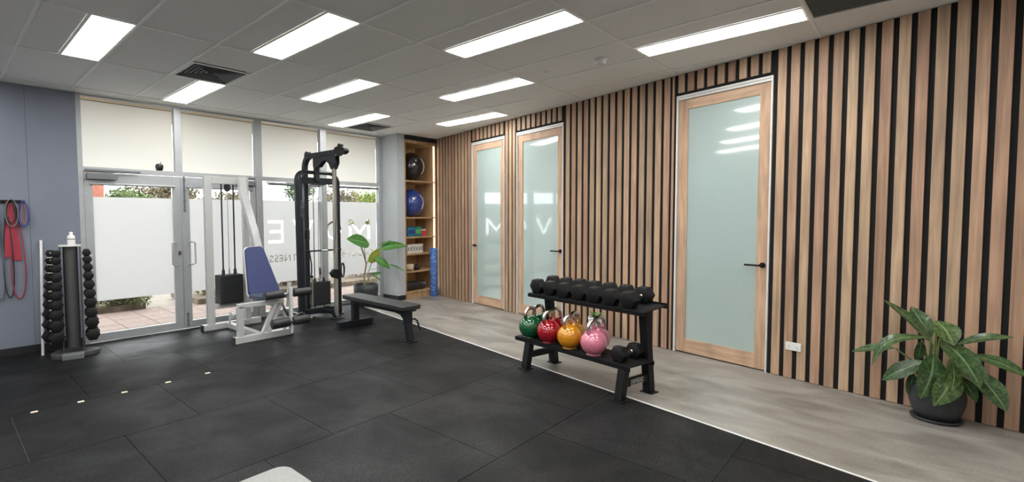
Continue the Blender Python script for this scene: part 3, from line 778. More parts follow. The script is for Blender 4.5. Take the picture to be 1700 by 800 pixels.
carton(on_shelf(.36, .14, 1.123), (.16, .2, .175), mat('green_box', (.01, .17, .16), .5), 'green teal box in the middle of the third shelf', front=mat('green_label', (.1, .36, .12), .5))
carton(on_shelf(.50, .10, 1.123), (.11, .12, .105), mat('red_tub', (.50, .035, .05), .5), 'small red tub with white lid on the third shelf', 'tub', cat='tub', m2=M['white'])
wb = [.10, .165, .235, .30, .365, .43]
wl_ = ['leftmost white box of the row on the fourth shelf', 'second white box from the left on the fourth shelf', 'third white box from the left on the fourth shelf', 'third white box from the right on the fourth shelf', 'second white box from the right on the fourth shelf', 'rightmost white box of the row on the fourth shelf']
whb = mat('white_carton', (.66, .62, .55), .6); gtx = mat('grey_print', (.22, .22, .22), .6)
for i, x in enumerate(wb): carton(on_shelf(x, .09, .816), (.058, .13, .155+.006*(i % 3)), whb, wl_[i], front=gtx, group='white boxes on the fourth shelf')
def rollt(loc, p0, p1, r, m_, mcore, label, name, cat):
    t = thing(name, label, cat, loc)
    a, b = Vector(p0), Vector(p1); L_ = (b-a).length
    MB().lathe([(.35*r, 0), (r*.97, 0), (r, .006), (r, L_-.006), (r*.97, L_), (.35*r, L_)], a, 24, b-a).build('roll', m_, t)
    MB().lathe([(.34*r, -.001), (.34*r, L_+.001)], a, 16, b-a).build('core', mcore, t)
    return t
rollt(on_shelf(.12, .10, .501), (-.06, .18, .062), (.09, -.08, .062), .060, mat('beige_mat', (.55, .45, .30), .7), M['black_plastic'], 'beige rolled exercise mat on the fifth shelf', 'rolled_mat', 'exercise mat')
rollt(on_shelf(.30, .14, .501), (0, .20, .052), (.06, -.10, .052), .050, M['black_vinyl'], M['skirt'], 'dark rolled exercise mat on the fifth shelf beside the beige one', 'rolled_mat', 'exercise mat')
rollt(on_shelf(.31, .13, .131), (-.24, 0, .085), (.25, 0, .085), .083, M['black_vinyl'], M['white'], 'thick black foam roll with pale end on the bottom shelf', 'foam_roll', 'foam roller')
# blue marbled foam roller standing in the corner
bm = mat('blue_foam', (.035, .13, .42), .7); nt = bm.node_tree
n_ = nt.nodes.new('ShaderNodeTexNoise'); n_.inputs['Scale'].default_value = 22; n_.inputs['Detail'].default_value = 5; n_.inputs['Distortion'].default_value = 2
tc_ = nt.nodes.new('ShaderNodeTexCoord'); nt.links.new(tc_.outputs['Object'], n_.inputs['Vector'])
r_ = nt.nodes.new('ShaderNodeValToRGB'); r_.color_ramp.elements[0].position = .48; r_.color_ramp.elements[0].color = (.03, .11, .40, 1); r_.color_ramp.elements[1].position = .68; r_.color_ramp.elements[1].color = (.25, .42, .70, 1)
nt.links.new(n_.outputs['Fac'], r_.inputs[0]); nt.links.new(r_.outputs[0], nt.nodes['Principled BSDF'].inputs['Base Color'])
tag(MB().lathe([(.068, 0), (.07, .003), (.07, .897), (.068, .90)], (0, 0, 0), 28).build('foam_roller', bm), 'blue marbled foam roller standing upright beside the shelf nook', 'foam roller').location = (6.605, 6.365, 0)

# ------------------------------------------------------------------ hex dumbbells
def dumbbell(name, label, r, L_, loc, rz, group=None, hl=.13, roll_=0):
    t = thing(name, label, 'dumbbell', loc, rz, group)
    ap = r*math.cos(PI/6)
    for sgn in (-1, 1):
        prof = [(.72*r, 0), (.98*r, .10*L_), (r, .16*L_), (r, .84*L_), (.98*r, .90*L_), (.72*r, L_)]
        vs = []; n = 6
        for rr, h in prof:
            for j in range(6):
                a = PI/6+PI/3*j+PI/6; vs.append((sgn*(hl/2+h), rr*math.cos(a), ap+rr*math.sin(a)))
        fs = [(i*6+j, i*6+(j+1) % 6, (i+1)*6+(j+1) % 6, (i+1)*6+j) for i in range(5) for j in range(6)]+[tuple(range(6))[::-1], tuple(30+j for j in range(6))]
        mb = MB(); mb.add(vs, fs if sgn > 0 else [f[::-1] for f in fs]); mb.build('hex_head', M['rubber'], t, .003)
    mb = MB(); mb.lathe([(.013, 0), (.0135, .15*hl), (.0165, .5*hl), (.0135, .85*hl), (.013, hl)], (-hl/2, 0, ap), 16, (1, 0, 0)); mb.lathe([(.02, 0), (.02, .008)], (-hl/2, 0, ap), 14, (1, 0, 0)); mb.lathe([(.02, 0), (.02, .008)], (hl/2-.008, 0, ap), 14, (1, 0, 0))
    mb.build('handle', M['chrome'], t)
    return t

# ------------------------------------------------------------------ dumbbell and kettlebell rack
RU = Vector((-.207, -.978, 0)); RV = Vector((.978, -.207, 0)); RO = Vector((3.974, 2.621, 0))
rrz = math.atan2(RU.y, RU.x)     # local x = along the rack towards the camera, local y = -RV ... so v = -y
rack = thing('dumbbell_rack', 'black two-tier steel rack holding dumbbells and kettlebells', 'rack', (RO.x, RO.y, 0), rrz)
def rv(u, v, z): return (u, v, z)   # local y axis points along +RV (left-handed check below)
sgnv = 1 if Vector((-math.sin(rrz), math.cos(rrz), 0)).dot(RV) > 0 else -1
def RP(u, v, z): return (u, sgnv*v, z)
fz = 0.0
for u in (0.0, 1.025):
    nm = 'upright'
    zf = MZ if True else 0
    m = MB(); m.bar(RP(u, .005, .012), RP(u, .055, .262), .065, .065, (1, 0, 0)); m.build('leg', M['black_metal'], rack, .004)
    m = MB(); m.bar(RP(u, .392, .006), RP(u, .315, .70), .072, .065, (1, 0, 0)); m.build('leg', M['black_metal'], rack, .004)
    for v, z in ((.0, MZ), (.397, 0)):
        m = MB(); m.box(RP(u, v, z+.004), (.105, .105, .008)); m.build('foot_plate', M['black_metal'], rack, .002)
    m = MB(); m.bar(RP(u, .05, .135), RP(u, .345, .135), .045, .055, (0, 0, 1)); m.build('brace', M['black_metal'], rack, .003)
LZ = .288
m = MB(); x0, x1 = -.165, 1.10; v0, v1 = .02, .345
m.box(RP((x0+x1)/2, (v0+v1)/2, LZ-.004), (x1-x0, v1-v0, .008)); m.box(RP((x0+x1)/2, v0+.004, LZ-.02), (x1-x0, .008, .036)); m.box(RP((x0+x1)/2, v1-.004, LZ-.02), (x1-x0, .008, .036))
m.build('lower_shelf', M['black_metal'], rack, .002)
m = MB(); m.box(RP((x0+x1)/2, (v0+v1)/2, LZ+.001), (x1-x0-.02, v1-v0-.03, .003)); m.build('shelf_mat', M['rubber'], rack)
TZ = .715
tilt = math.radians(5)*sgnv
x0, x1 = -.135, 1.125; v0, v1 = .16, .475
Mt = Matrix.Rotation(tilt, 3, 'X')
def tb(mb, cu_, cv, cz, su, sv, sz):
    c = Vector((cu_, sgnv*cv, cz)); mb.box(Vector(((x0+x1)/2, sgnv*(v0+v1)/2, TZ))+Mt @ c, (su, sv, sz), M3=Mt)
m = MB(); tb(m, 0, 0, -.004, x1-x0, v1-v0, .008); tb(m, 0, -(v1-v0)/2+.004, -.018, x1-x0, .008, .032); tb(m, 0, (v1-v0)/2-.004, -.006, x1-x0, .008, .045)
m.build('upper_shelf', M['black_metal'], rack, .002)
m = MB(); tb(m, 0, 0, .0015, x1-x0-.02, v1-v0-.03, .003); m.build('shelf_mat', M['rubber'], rack)
m = MB(); m.box(RP(1.048, .195, .135), (.002, .16, .045)); lab = m.build('badge', M['black_plastic'], rack)
m = MB()
for a, b, c, d in ((-.078, .078, .0195, .0225), (-.078, .078, -.0225, -.0195)): m.box(RP(1.0495, .195+(a+b)/2, .135+(c+d)/2), (.001, b-a, d-c))
for a in (-.077, .077): m.box(RP(1.0495, .195+a, .135), (.001, .003, .045))
m.build('border', M['alu_light'], lab)
rot = Matrix(((0, 0, 1), (1*1, 0, 0), (0, 1, 0))).to_4x4()
text_ob('FITTECH', .032, M['alu_light'], 'lettering', lab, Matrix.Translation(RP(1.0500, .195, .135)) @ rot, .0004)
def rackw(u, v, z): q = RO+RU*u+RV*v; return (q.x, q.y, z)
dbl = ['hex dumbbell at the far left end of the upper shelf', 'second hex dumbbell from the left on the upper shelf', 'third hex dumbbell from the left on the upper shelf', 'middle hex dumbbell on the upper shelf, above the yellow kettlebell', 'third hex dumbbell from the right on the upper shelf', 'second hex dumbbell from the right on the upper shelf', 'hex dumbbell at the right end of the upper shelf, chrome grip showing']
vrz = math.atan2(RV.y, RV.x)
for i, u in enumerate([-.045, .122, .290, .458, .622, .785, .955]):
    d = dumbbell('hex_dumbbell', dbl[i], .077-.001*(i % 2), .095, rackw(u, .325, TZ+.0055), vrz+random.uniform(-.05, .05), 'hex dumbbells on the upper shelf', hl=.115)
    d.rotation_euler = (0, -math.radians(5), d.rotation_euler[2])
d = dumbbell('hex_dumbbell', 'single hex dumbbell on the lower shelf beside the pink kettlebells', .070, .09, rackw(.965, .185, LZ+.003), vrz-.02, hl=.105)

def kettlebell(name, label, loc, rz, col, r=.107):
    t = thing(name, label, 'kettlebell', loc, rz, 'competition kettlebells on the lower shelf')
    prof = [(.062, 0)]+[(r*math.cos(a), r*.93+r*math.sin(a)) for a in [math.radians(-62+ (150/26)*i) for i in range(27)]]
    m_ = mat('enamel_'+name, col, .10, coat=1.0)
    mb = MB(); mb.lathe(prof, (0, 0, 0), 36)
    cz = r*.93
    for sx in (-1, 1):
        mb.tube([(sx*.052, 0, cz+.070), (sx*.066, 0, cz+.095), (sx*.070, 0, cz+.118)], [.026, .019, .0172], 14)
    mb.build('body', m_, t)
    pts = [(-.070, 0, cz+.118)]+[(-.070*math.cos(a)*(1.0 if True else 1), 0, cz+.132+.052*math.sin(a)) for a in [PI*i/16 for i in range(17)]]+[(.070, 0, cz+.118)]
    MB().tube(pts, .0168, 14).build('handle', M['steel'], t)
    return t
GREEN, RED, YEL, PINK = (.004, .085, .028), (.32, .005, .014), (.62, .25, .006), (.62, .19, .27)
base_rz = vrz+.05
for u, v, c, lb in ((-.035, .095, GREEN, 'front green kettlebell at the left end of the lower shelf'), (-.105, .285, GREEN, 'rear green kettlebell, mostly hidden behind the front green one'),
                    (.205, .095, RED, 'front red kettlebell on the lower shelf'), (.115, .285, RED, 'rear red kettlebell behind the front red one'),
                    (.448, .095, YEL, 'front yellow kettlebell on the lower shelf'), (.340, .285, YEL, 'rear yellow kettlebell behind the front yellow one'),
                    (.705, .095, PINK, 'front pink kettlebell on the lower shelf beside the dumbbell'), (.610, .285, PINK, 'rear pink kettlebell behind the front pink one')):
    kettlebell('kettlebell', lb, rackw(u, v, LZ+.0025), base_rz+random.uniform(-.08, .08), c, .108 if v < .2 else .100)

# ------------------------------------------------------------------ flat benches
def roundpad(mb, x0, x1, y0, y1, z0, z1, rc=.05):
    pts = []
    for cx_, cy_, a0 in ((x1-rc, y1-rc, 0), (x0+rc, y1-rc, 90), (x0+rc, y0+rc, 180), (x1-rc, y0+rc, 270)):
        for i in range(7):
            a = math.radians(a0+15*i); pts.append((cx_+rc*math.cos(a), cy_+rc*math.sin(a), z0))
    mb.poly(pts, (0, 0, z1-z0))
def flat_bench(loc, rz, label, mpad, padw=.29, zt=.43, L_=1.29, rc=.03):
    t = thing('flat_bench', label, 'bench', loc, rz)        # local y runs along the bench, origin under the near leg
    mb = MB(); roundpad(mb, -padw/2, padw/2, -.03, L_-.03, zt-.055, zt, rc); mb.build('pad', mpad, t, .012, seg=3)
    path = [(0, 1.20, zt-.085), (0, .25, zt-.085), (0, .14, zt-.10), (0, .075, zt-.15), (0, .05, zt-.22), (0, .01, .012)]
    w_, h_ = .04, .03
    mb = MB(); mb.sweep(path, [(-w_, -h_), (w_, -h_), (w_, h_), (-w_, h_)], (1, 0, 0)); mb.build('frame', M['dark_metal'], t, .004)
    mb = MB(); mb.b(-.055, .055, -.04, .12, zt-.07, zt-.056); mb.b(-.045, .045, .02, .09, .2, zt-.07); mb.build('pad_bracket', M['dark_metal'], t, .002)
    mb = MB(); mb.b(-.065, .065, -.05, .065, 0, .012); mb.build('foot_plate', M['dark_metal'], t, .003)
    mb = MB(); mb.b(-.045, .045, 1.12, 1.19, .09, zt-.115); mb.build('post', M['dark_metal'], t, .004)
    mb = MB(); mb.b(-.27, .27, 1.115, 1.195, .012, .092); mb.build('crossbar', M['dark_metal'], t, .004)
    for sx in (-1, 1):
        mb = MB(); mb.b(sx*.255-.035, sx*.255+.035, 1.105, 1.205, 0, .012); mb.build('foot_plate', M['grey_steel'] if False else M['dark_metal'], t, .002)
    mb = MB(); mb.tube([(.04, .03, .255), (.075, .02, .26), (.10, .0, .235), (.115, -.02, .15), (.13, -.02, .125)], .011, 10); mb.build('lift_handle', M['dark_metal'], t)
    return t
flat_bench((3.925, 4.165, MZ), -.055, 'black padded flat bench standing in front of the cable tower', M['black_vinyl'])
b = flat_bench((.838, .55, MZ), 0, 'light grey padded bench at the bottom edge of the picture', M['grey_vinyl'], .30, .45, 1.28, .06)

# ------------------------------------------------------------------ white seated leg machine
wm = thing('leg_curl_machine', 'white seated leg machine with blue backrest beside the glass doors', 'exercise machine', (2.8, 6.0, MZ))
ox, oy = 2.8, 6.0
def P(x, y, z): return (x-ox, y-oy, z)
def wbar(name, p0, p1, w_, h_, m_='white_metal', up=(0, 0, 1), bev=.006):
    return MB().bar(P(*p0), P(*p1), w_, h_, up).build(name, M[m_], wm, bev)
YR_ = 6.53
for yy_, xa_, xb_ in ((YR_, 2.44, 3.24), (5.575, 2.43, 3.17)):
    bb_ = wbar('base_bar', (xa_, yy_, .04), (xb_, yy_, .04), .085, .078)
    for xe_ in (xa_, xb_): MB().b(xe_-.007-ox, xe_+.007-ox, yy_-.044-oy, yy_+.044-oy, .0, .081).build('end_cap', M['black_plastic'], bb_, .004)
wbar('base_beam', (2.78, 6.49, .04), (2.78, 5.615, .04), .07, .07)
wbar('upright', (2.555, YR_, .078), (2.555, YR_, 2.015), .095, .065, up=(0, 1, 0))
wbar('upright', (3.06, YR_, .078), (3.06, YR_, 2.015), .085, .065, up=(0, 1, 0))
wbar('top_beam', (2.60, YR_, 1.965), (3.02, YR_, 1.965), .065, .10)
wbar('stack_shelf', (2.60, YR_, .30), (3.02, YR_, .30), .065, .065)
# slanted spine carrying the backrest
MB().sweep([P(2.985, 6.46, 2.015), P(2.985, 6.44, 1.82), P(3.06, 6.30, 1.30), P(3.10, 6.18, .86), P(3.02, 6.05, .42)], [(-.05, -.04), (.05, -.04), (.05, .04), (-.05, .04)], (1, 0, 0)).build('spine', M['white_metal'], wm, .006)
wbar('seat_beam', (2.98, 6.10, .40), (2.98, 5.58, .40), .07, .06)
# front frame
wbar('front_leg', (2.515, 5.575, .078), (2.515, 5.575, .43), .075, .06, up=(0, 1, 0))
wbar('seat_rail', (2.485, 5.575, .435), (3.07, 5.575, .435), .06, .055)
wbar('diagonal', (2.80, 5.575, .078), (2.965, 5.575, .41), .045, .05, up=(0, 1, 0))
wbar('diagonal', (2.875, 5.575, .078), (3.04, 5.575, .41), .04, .05, up=(0, 1, 0))
wbar('front_post', (3.10, 5.60, .078), (3.10, 5.60, .33), .04, .04, up=(0, 1, 0))
# weight stack
wst = MB().b(2.655-ox, 2.965-ox, 6.44-oy, 6.62-oy, .333, .343).build('weight_stack', M['black_metal'], wm)
for i in range(14):
    z = .345+.0262*i
    MB().b(2.655-ox, 2.965-ox, 6.44-oy, 6.62-oy, z, z+.0245).build('weight_plate', M['plate'], wst, .0015)
for x in (2.735, 2.895):
    MB().tube([P(x, 6.53, .33), P(x, 6.53, 1.92)], .010, 10).build('guide_rod', M['dark_metal'], wm)
    MB().lathe([(.022, 0), (.020, .05), (.013, .075)], P(x, 6.53, .715), 14).build('bushing', M['black_plastic'], wm)
MB().tube([P(2.815, 6.53, .70), P(2.815, 6.53, 1.86)], .0045, 8).build('cable', M['grey_steel'], wm)
MB().lathe([(.012, 0), (.012, .06), (.007, .09)], P(2.815, 6.53, .712), 10).build('selector_stem', M['steel'], wm)
MB().lathe([(.048, -.012), (.055, -.010), (.046, 0), (.055, .010), (.048, .012)], P(2.815, 6.53, 1.875), 24, (1, .3, 0)).build('pulley', M['black_plastic'], wm)
MB().lathe([(.048, -.012), (.055, -.010), (.046, 0), (.055, .010), (.048, .012)], P(2.76, 6.36, .19), 24, (1, .1, .2)).build('pulley', M['white'], wm)
wbar('pulley_bracket', (2.735, 6.37, .06), (2.735, 6.37, .20), .008, .05)
# seat and backrest
c0, c1, c2, c3 = Vector(P(2.862, 6.13, 1.09)), Vector(P(3.100, 6.13, 1.10)), Vector(P(3.240, 5.93, .495)), Vector(P(2.805, 5.93, .490))
nb = (c1-c0).cross(c3-c0).normalized()
if nb.y > 0: nb = -nb
def rquad(cs, rc, n=5):
    pts = []
    for i in range(4):
        p = cs[i]; a = cs[i-1]; b_ = cs[(i+1) % 4]; d1_ = (a-p).normalized(); d2_ = (b_-p).normalized()
        s0, s1 = p+d1_*rc, p+d2_*rc
        for j in range(n+1):
            t_ = j/n; pts.append(s0*(1-t_)**2+p*2*t_*(1-t_)+s1*t_*t_)
    return pts
MB().poly(rquad([c0, c1, c2, c3], .06), -nb*.055).build('backrest', M['blue_vinyl'], wm, .014, seg=3)
cc = (c0+c1+c2+c3)/4; MB().poly(rquad([cc+(q-cc)*1.05-nb*.056 for q in (c0, c1, c2, c3)], .06), -nb*.012).build('backrest_shell', M['white'], wm, .003)
m = MB(); roundpad(m, 2.78-ox, 3.20-ox, 5.62-oy, 5.93-oy, .455, .51, .05); m.build('seat', mat('greyblue_vinyl', (.05, .065, .10), .5), wm, .012, seg=3)
def roller(name, x0, x1, y, z, r, mm='black_vinyl'):
    L2 = x1-x0
    MB().lathe([(.6*r, 0), (.92*r, .003), (r, .014), (r, L2-.014), (.92*r, L2-.003), (.6*r, L2)], P(x0, y, z), 22, (1, 0, 0)).build(name, M[mm], wm)
roller('knee_roller', 2.79, 3.03, 5.50, .525, .052); roller('knee_roller', 3.17, 3.42, 5.50, .525, .05)
roller('shin_roller', 2.80, 3.035, 5.36, .205, .056); roller('shin_roller', 3.075, 3.30, 5.36, .205, .054)
MB().tube([P(2.82, 5.36, .205), P(3.345, 5.36, .205)], .014, 10).build('roller_axle', M['chrome'], wm)
MB().tube([P(2.82, 5.50, .525), P(3.44, 5.50, .525)], .012, 10).build('roller_axle', M['chrome'], wm)
wbar('lever_arm', (3.12, 5.47, .60), (3.055, 5.36, .06), .035, .045, up=(0, 1, 0))
wbar('knee_post', (3.115, 5.53, .36), (3.125, 5.51, .66), .045, .03, 'white_metal', up=(0, 1, 0))
MB().tube([P(3.02, 5.50, .41), P(3.02, 5.46, .36), P(3.05, 5.44, .28), P(3.10, 5.43, .25)], .013, 10).build('grip', M['black_plastic'], wm)
MB().tube([P(3.05, 5.40, .235), P(3.30, 5.52, .26), P(3.5, 5.62, .12)], .010, 8).build('linkage', M['steel'], wm)
for z in (1.95, 1.89, 1.84): MB().box(P(2.985, 6.418, z), (.012, .004, .012)).build('bolt_hole', M['black_plastic'], wm)

# ------------------------------------------------------------------ black cable tower
bt = thing('cable_tower', 'black cable lat tower with weight stack standing before the windows', 'exercise machine', (4.03, 6.2, MZ))
ox, oy = 4.03, 6.2
def tpart(mb, name, m_='dark_metal', bev=.006): return mb.build(name, M[m_], bt, bev)
def arc(c, r, a0, a1, n, ax='xz'):
    out = []
    for i in range(n+1):
        a = math.radians(a0+(a1-a0)*i/n)
        out.append((c[0]+r*math.cos(a), c[1], c[2]+r*math.sin(a)) if ax == 'xz' else (c[0], c[1]+r*math.cos(a), c[2]+r*math.sin(a)))
    return out
yh = 6.24
left = [(3.735, yh, .012), (3.725, yh, .8), (3.715, yh, 1.6), (3.71, yh, 2.0)]+arc((3.80, yh, 2.03), .09, 180, 90, 6)
right = arc((4.24, yh, 1.97), .15, 90, 0, 7)+[(4.39, yh, 1.4), (4.395, yh, .012)]
sec = lambda a, b_: [(a*math.cos(t_)*1.0, b_*math.sin(t_)) for t_ in [PI/8+PI/4*i for i in range(8)]]
path = [P(*q) for q in left+right]
n1, n2 = len(left), len(right)
secs = [sec(.075, .050)]*4+[sec(.07, .045), sec(.065, .04), sec(.058, .036), sec(.05, .032), sec(.045, .03), sec(.042, .028), sec(.04, .026)][:n1-4]+[sec(.038, .026)]*n2
tpart(MB().sweep(path, secs, (0, 1, 0)), 'hoop_frame')
tpart(MB().b(3.74-ox, 4.37-ox, yh-.03-oy, yh+.03-oy, 1.955, 2.045), 'cross_beam')
mast = [(3.97, 6.47, .012), (3.965, 6.47, 2.05)]+[(3.965, 6.47-.15+.15*math.cos(math.radians(a)), 2.19+.17*math.sin(math.radians(a))) for a in range(0, 91, 15)]
tpart(MB().sweep([P(*q) for q in mast], [(-.035, -.035), (.035, -.035), (.035, .035), (-.035, .035)], (1, 0, 0)), 'mast')
tpart(MB().bar(P(3.965, 6.34, 2.365), P(4.035, 5.66, 2.375), .05, .07), 'boom')
tpart(MB().bar(P(4.00, 6.21, 1.99), P(4.00, 6.21, 2.35), .07, .06, (0, 1, 0)), 'center_post')
for xo in (-.035, .035):
    m = MB(); m.poly([P(4.0+xo, 6.25, 2.335), P(4.0+xo, 6.25, 2.20), P(4.0+xo, 6.12, 2.19), P(4.01+xo, 6.04, 2.26), P(4.015+xo, 5.96, 2.275), P(4.02+xo, 5.88, 2.22), P(4.025+xo, 5.84, 2.14), P(4.03+xo, 5.79, 2.14), P(4.035+xo, 5.74, 2.22), P(4.035+xo, 5.74, 2.335)], (.006, 0, 0)); tpart(m, 'gusset_plate', bev=.001)
for q in ((3.968, 6.38, 2.375), (4.035, 5.69, 2.375)):
    m = MB(); m.lathe([(.058, -.03), (.062, -.028), (.050, 0), (.062, .028), (.058, .03)], P(*q), 24, (1, 0, 0)); tpart(m, 'pulley', bev=0)
m = MB(); m.poly([P(4.0, 5.64+.135*math.cos(2*PI*i/20), 2.385+.055*math.sin(2*PI*i/20)+.02*math.cos(2*PI*i/20)) for i in range(20)], (.07, 0, 0)); m.lathe([(.022, 0), (.022, .07)], P(4.0, 5.66, 2.455), 14, (1, 0, 0)); tpart(m, 'end_bracket', 'rubber', .004)
m = MB(); m.lathe([(.050, -.012), (.055, -.010), (.044, 0), (.055, .010), (.050, .012)], P(4.015, 5.80, 2.225), 24, (1, 0, 0)); tpart(m, 'pulley', 'black_plastic', 0)
m = MB(); m.lathe([(.050, -.012), (.055, -.010), (.044, 0), (.055, .010), (.050, .012)], P(4.0, 6.10, 2.27), 24, (1, 0, 0)); tpart(m, 'pulley', 'black_plastic', 0)
# slide post with carriage
tpart(MB().bar(P(4.14, 5.97, .03), P(4.14, 5.97, 2.20), .052, .04, (0, 1, 0)), 'slide_post', 'grey_steel', .003)
tpart(MB().b(4.05-ox, 4.23-ox, 5.88-oy, 6.02-oy, 0, .012), 'foot_plate')
m = MB(); m.poly([P(4.10, 6.03, .16), P(4.10, 6.20, .16), P(4.10, 5.98, .012), P(4.10, 5.90, .012)], (.006, 0, 0)); tpart(m, 'gusset_plate', bev=0)
tpart(MB().bar(P(3.78, 6.22, .10), P(4.36, 6.22, .10), .07, .075), 'base_beam')
tpart(MB().bar(P(4.02, 6.44, .06), P(4.10, 5.98, .10), .06, .06), 'base_beam')
tpart(MB().bar(P(3.72, 6.24, .05), P(3.72, 6.55, .05), .06, .07), 'base_beam')
m = MB(); m.lathe([(.06, 0), (.06, .012)], P(4.395, 6.24, 0), 24); tpart(m, 'foot_plate', bev=0)
m = MB(); m.b(3.665-ox, 3.80-ox, 6.15-oy, 6.33-oy, 0, .012); tpart(m, 'foot_plate', bev=.002)
bst = MB().b(4.00-ox, 4.31-ox, 6.36-oy, 6.50-oy, .140, .153).build('weight_stack', M['black_metal'], bt)
for i in range(13):
    z = .155+.0262*i
    MB().b(4.00-ox, 4.31-ox, 6.36-oy, 6.50-oy, z, z+.0252).build('weight_plate', M['plate'], bst, .0012)
m = MB(); m.b(3.985-ox, 3.997-ox, 6.35-oy, 6.51-oy, .155, .50); tpart(m, 'stack_shroud', 'grey_steel', .001)
for x in (4.075, 4.235):
    MB().tube([P(x, 6.43, .10), P(x, 6.43, 1.97)], .0095, 10).build('guide_rod', M['chrome'], bt)
    MB().lathe([(.02, 0), (.018, .05), (.012, .06)], P(x, 6.43, .495), 12).build('bushing', M['black_plastic'], bt)
tpart(MB().b(4.04-ox, 4.27-ox, 6.40-oy, 6.46-oy, 1.955, 1.985), 'rod_bracket')
MB().tube([P(4.155, 6.43, .50), P(4.13, 6.40, 1.2), P(4.0, 6.15, 2.22)], .004, 8).build('cable', M['black_plastic'], bt)
MB().tube([P(4.015, 5.745, 2.22), P(4.02, 5.76, 1.5), P(4.09, 5.93, .95)], .004, 8).build('cable', M['black_plastic'], bt)
MB().lathe([(.052, -.010), (.058, -.008), (.048, 0), (.058, .008), (.052, .010)], P(4.14, 6.38, .66), 24, (.8, -.4, 0)).build('pulley', M['black_plastic'], bt)
tpart(MB().bar(P(4.14, 6.40, .50), P(4.14, 6.38, .62), .012, .03), 'pulley_hanger', 'grey_steel', 0)
# carriage bracket and hand ring on the slide post
m = MB(); m.poly([P(4.04, 5.94, .665), P(4.10, 5.94, .72), P(4.17, 5.94, .71), P(4.20, 5.94, .62), P(4.18, 5.94, .565), P(4.08, 5.94, .60)], (0, .06, 0)); tpart(m, 'carriage', 'black_metal', .004)
pts = [P(4.225+.05*math.cos(a), 5.92+.03*math.cos(a), .70+.10*math.sin(a)) for a in [2*PI*i/24 for i in range(25)]]
MB().tube(pts, .013, 8, False).build('strap_handle', M['black_plastic'], bt)
# horizontal pull bar held between the uprights
m = MB(); m.tube([P(3.76, 6.17, .985), P(4.38, 6.17, .985)], .012, 10); tpart(m, 'pull_bar', 'dark_metal', 0)
m = MB(); m.tube([P(4.03, 6.17, .985), P(4.13, 6.17, .985)], .014, 10); tpart(m, 'pull_bar_sleeve', 'chrome', 0)
m = MB(); m.b(3.785-ox, 3.825-ox, 6.14-oy, 6.22-oy, 1.15, 1.30); m.b(3.79-ox, 3.82-ox, 6.12-oy, 6.16-oy, .95, 1.0); tpart(m, 'handle_hook', 'black_plastic', .006)
m = MB(); m.tube([P(3.81, 6.13, .96), P(3.83, 6.12, .80), P(3.83, 6.12, .68), P(3.82, 6.12, .64)], .010, 8); m.lathe([(.02, 0), (.026, .02), (.02, .04)], P(3.83, 6.12, .60), 12); tpart(m, 'rope_handle', 'black_plastic', 0)
rot = Matrix(((0, -1, 0, 0), (0, 0, -1, 0), (1, 0, 0, 0), (0, 0, 0, 1)))
text_ob('FITTECH', .058, mat('grey_lettering', (.16, .17, .18), .5), 'lettering', bt, Matrix.Translation(P(3.722, yh-.0765, 1.60)) @ rot, .0005, space=1.1)

# ------------------------------------------------------------------ dumbbell tower by the side wall
dt = thing('dumbbell_tower', 'grey column dumbbell tower standing against the side wall by the glass door', 'rack', (1.045, 6.42, MZ), -.18)
dtm = mat('tower_grey', (.060, .064, .062), .5, 0, noise=(6, .1))
m = MB()
pts = []
for i in range(32):
    a = 2*PI*i/32; rr = .215+.02*math.cos(3*a+.5); pts.append((rr*math.cos(a), rr*math.sin(a)*.82, 0))
m.poly(pts, (0, 0, .045)); m.build('base', dtm, dt, .006)
m = MB(); m.b(-.10, .09, -.235, -.12, 0, .055); m.build('base_step', M['vent'], dt, .006)
m = MB(); m.sweep([(0, 0, .045), (0, 0, 1.175)], [(.066*math.cos(2*PI*i/20), -.02+.085*math.sin(2*PI*i/20)) for i in range(20)], (1, 0, 0)); m.build('column', dtm, dt)
m = MB(); m.sweep([(0, 0, 1.175), (0, 0, 1.19)], [(.10*math.cos(2*PI*i/20), -.01+.11*math.sin(2*PI*i/20)) for i in range(20)], (1, 0, 0)); m.build('top_cap', M['white'], dt)
m = MB(); m.b(-.07, .07, -.12, -.10, .05, .10); m.build('vent_slot', M['black_plastic'], dt, .002)
zs = [1.105, 1.03, .945, .850, .752, .655, .553, .447, .335, .205]
for sd in (-1, 1):
    m = MB(); m.b(sd*.088-.006, sd*.088+.006, -.05, .06, .05, 1.17); m.build('side_plate', dtm, dt, .002)
    spl = [o_ for o_ in bpy.data.objects if o_.parent == dt and o_.name.startswith('side_plate')][-1]
    for i, z in enumerate(zs):
        m = MB(); m.b(min(sd*.094, sd*.20), max(sd*.094, sd*.20), -.03, .03, z-.046-.001*i, z-.040-.001*i); m.build('cradle', M['alu_light'], spl, .001)
ordn = ['topmost', 'second from the top', 'third from the top', 'fourth from the top', 'fifth from the top', 'fifth from the bottom', 'fourth from the bottom', 'third from the bottom', 'second from the bottom', 'bottom']
rz_t = PI/2-.18
for sd, nm in ((-1, 'left'), (1, 'right')):
    for i, z in enumerate(zs):
        r = .042+.0031*i; ap = r*math.cos(PI/6)
        off = sd*(.104+r)
        c = Vector((1.045, 6.42, 0))+Matrix.Rotation(-.18, 3, 'Z') @ Vector((off, 0, 0))
        adj = '%s black hex dumbbell in the %s stack of the column tower' % (ordn[i], nm)
        dumbbell('tower_dumbbell', adj, r, .052+.004*i, (c.x, c.y, z-.040-.001*i+MZ), rz_t+(.38 if sd < 0 else -.0), 'dumbbells on the column tower', hl=.085)
bo = thing('spray_bottle', 'small white bottle standing on top of the dumbbell tower', 'bottle', (1.052, 6.37, 1.19+MZ))
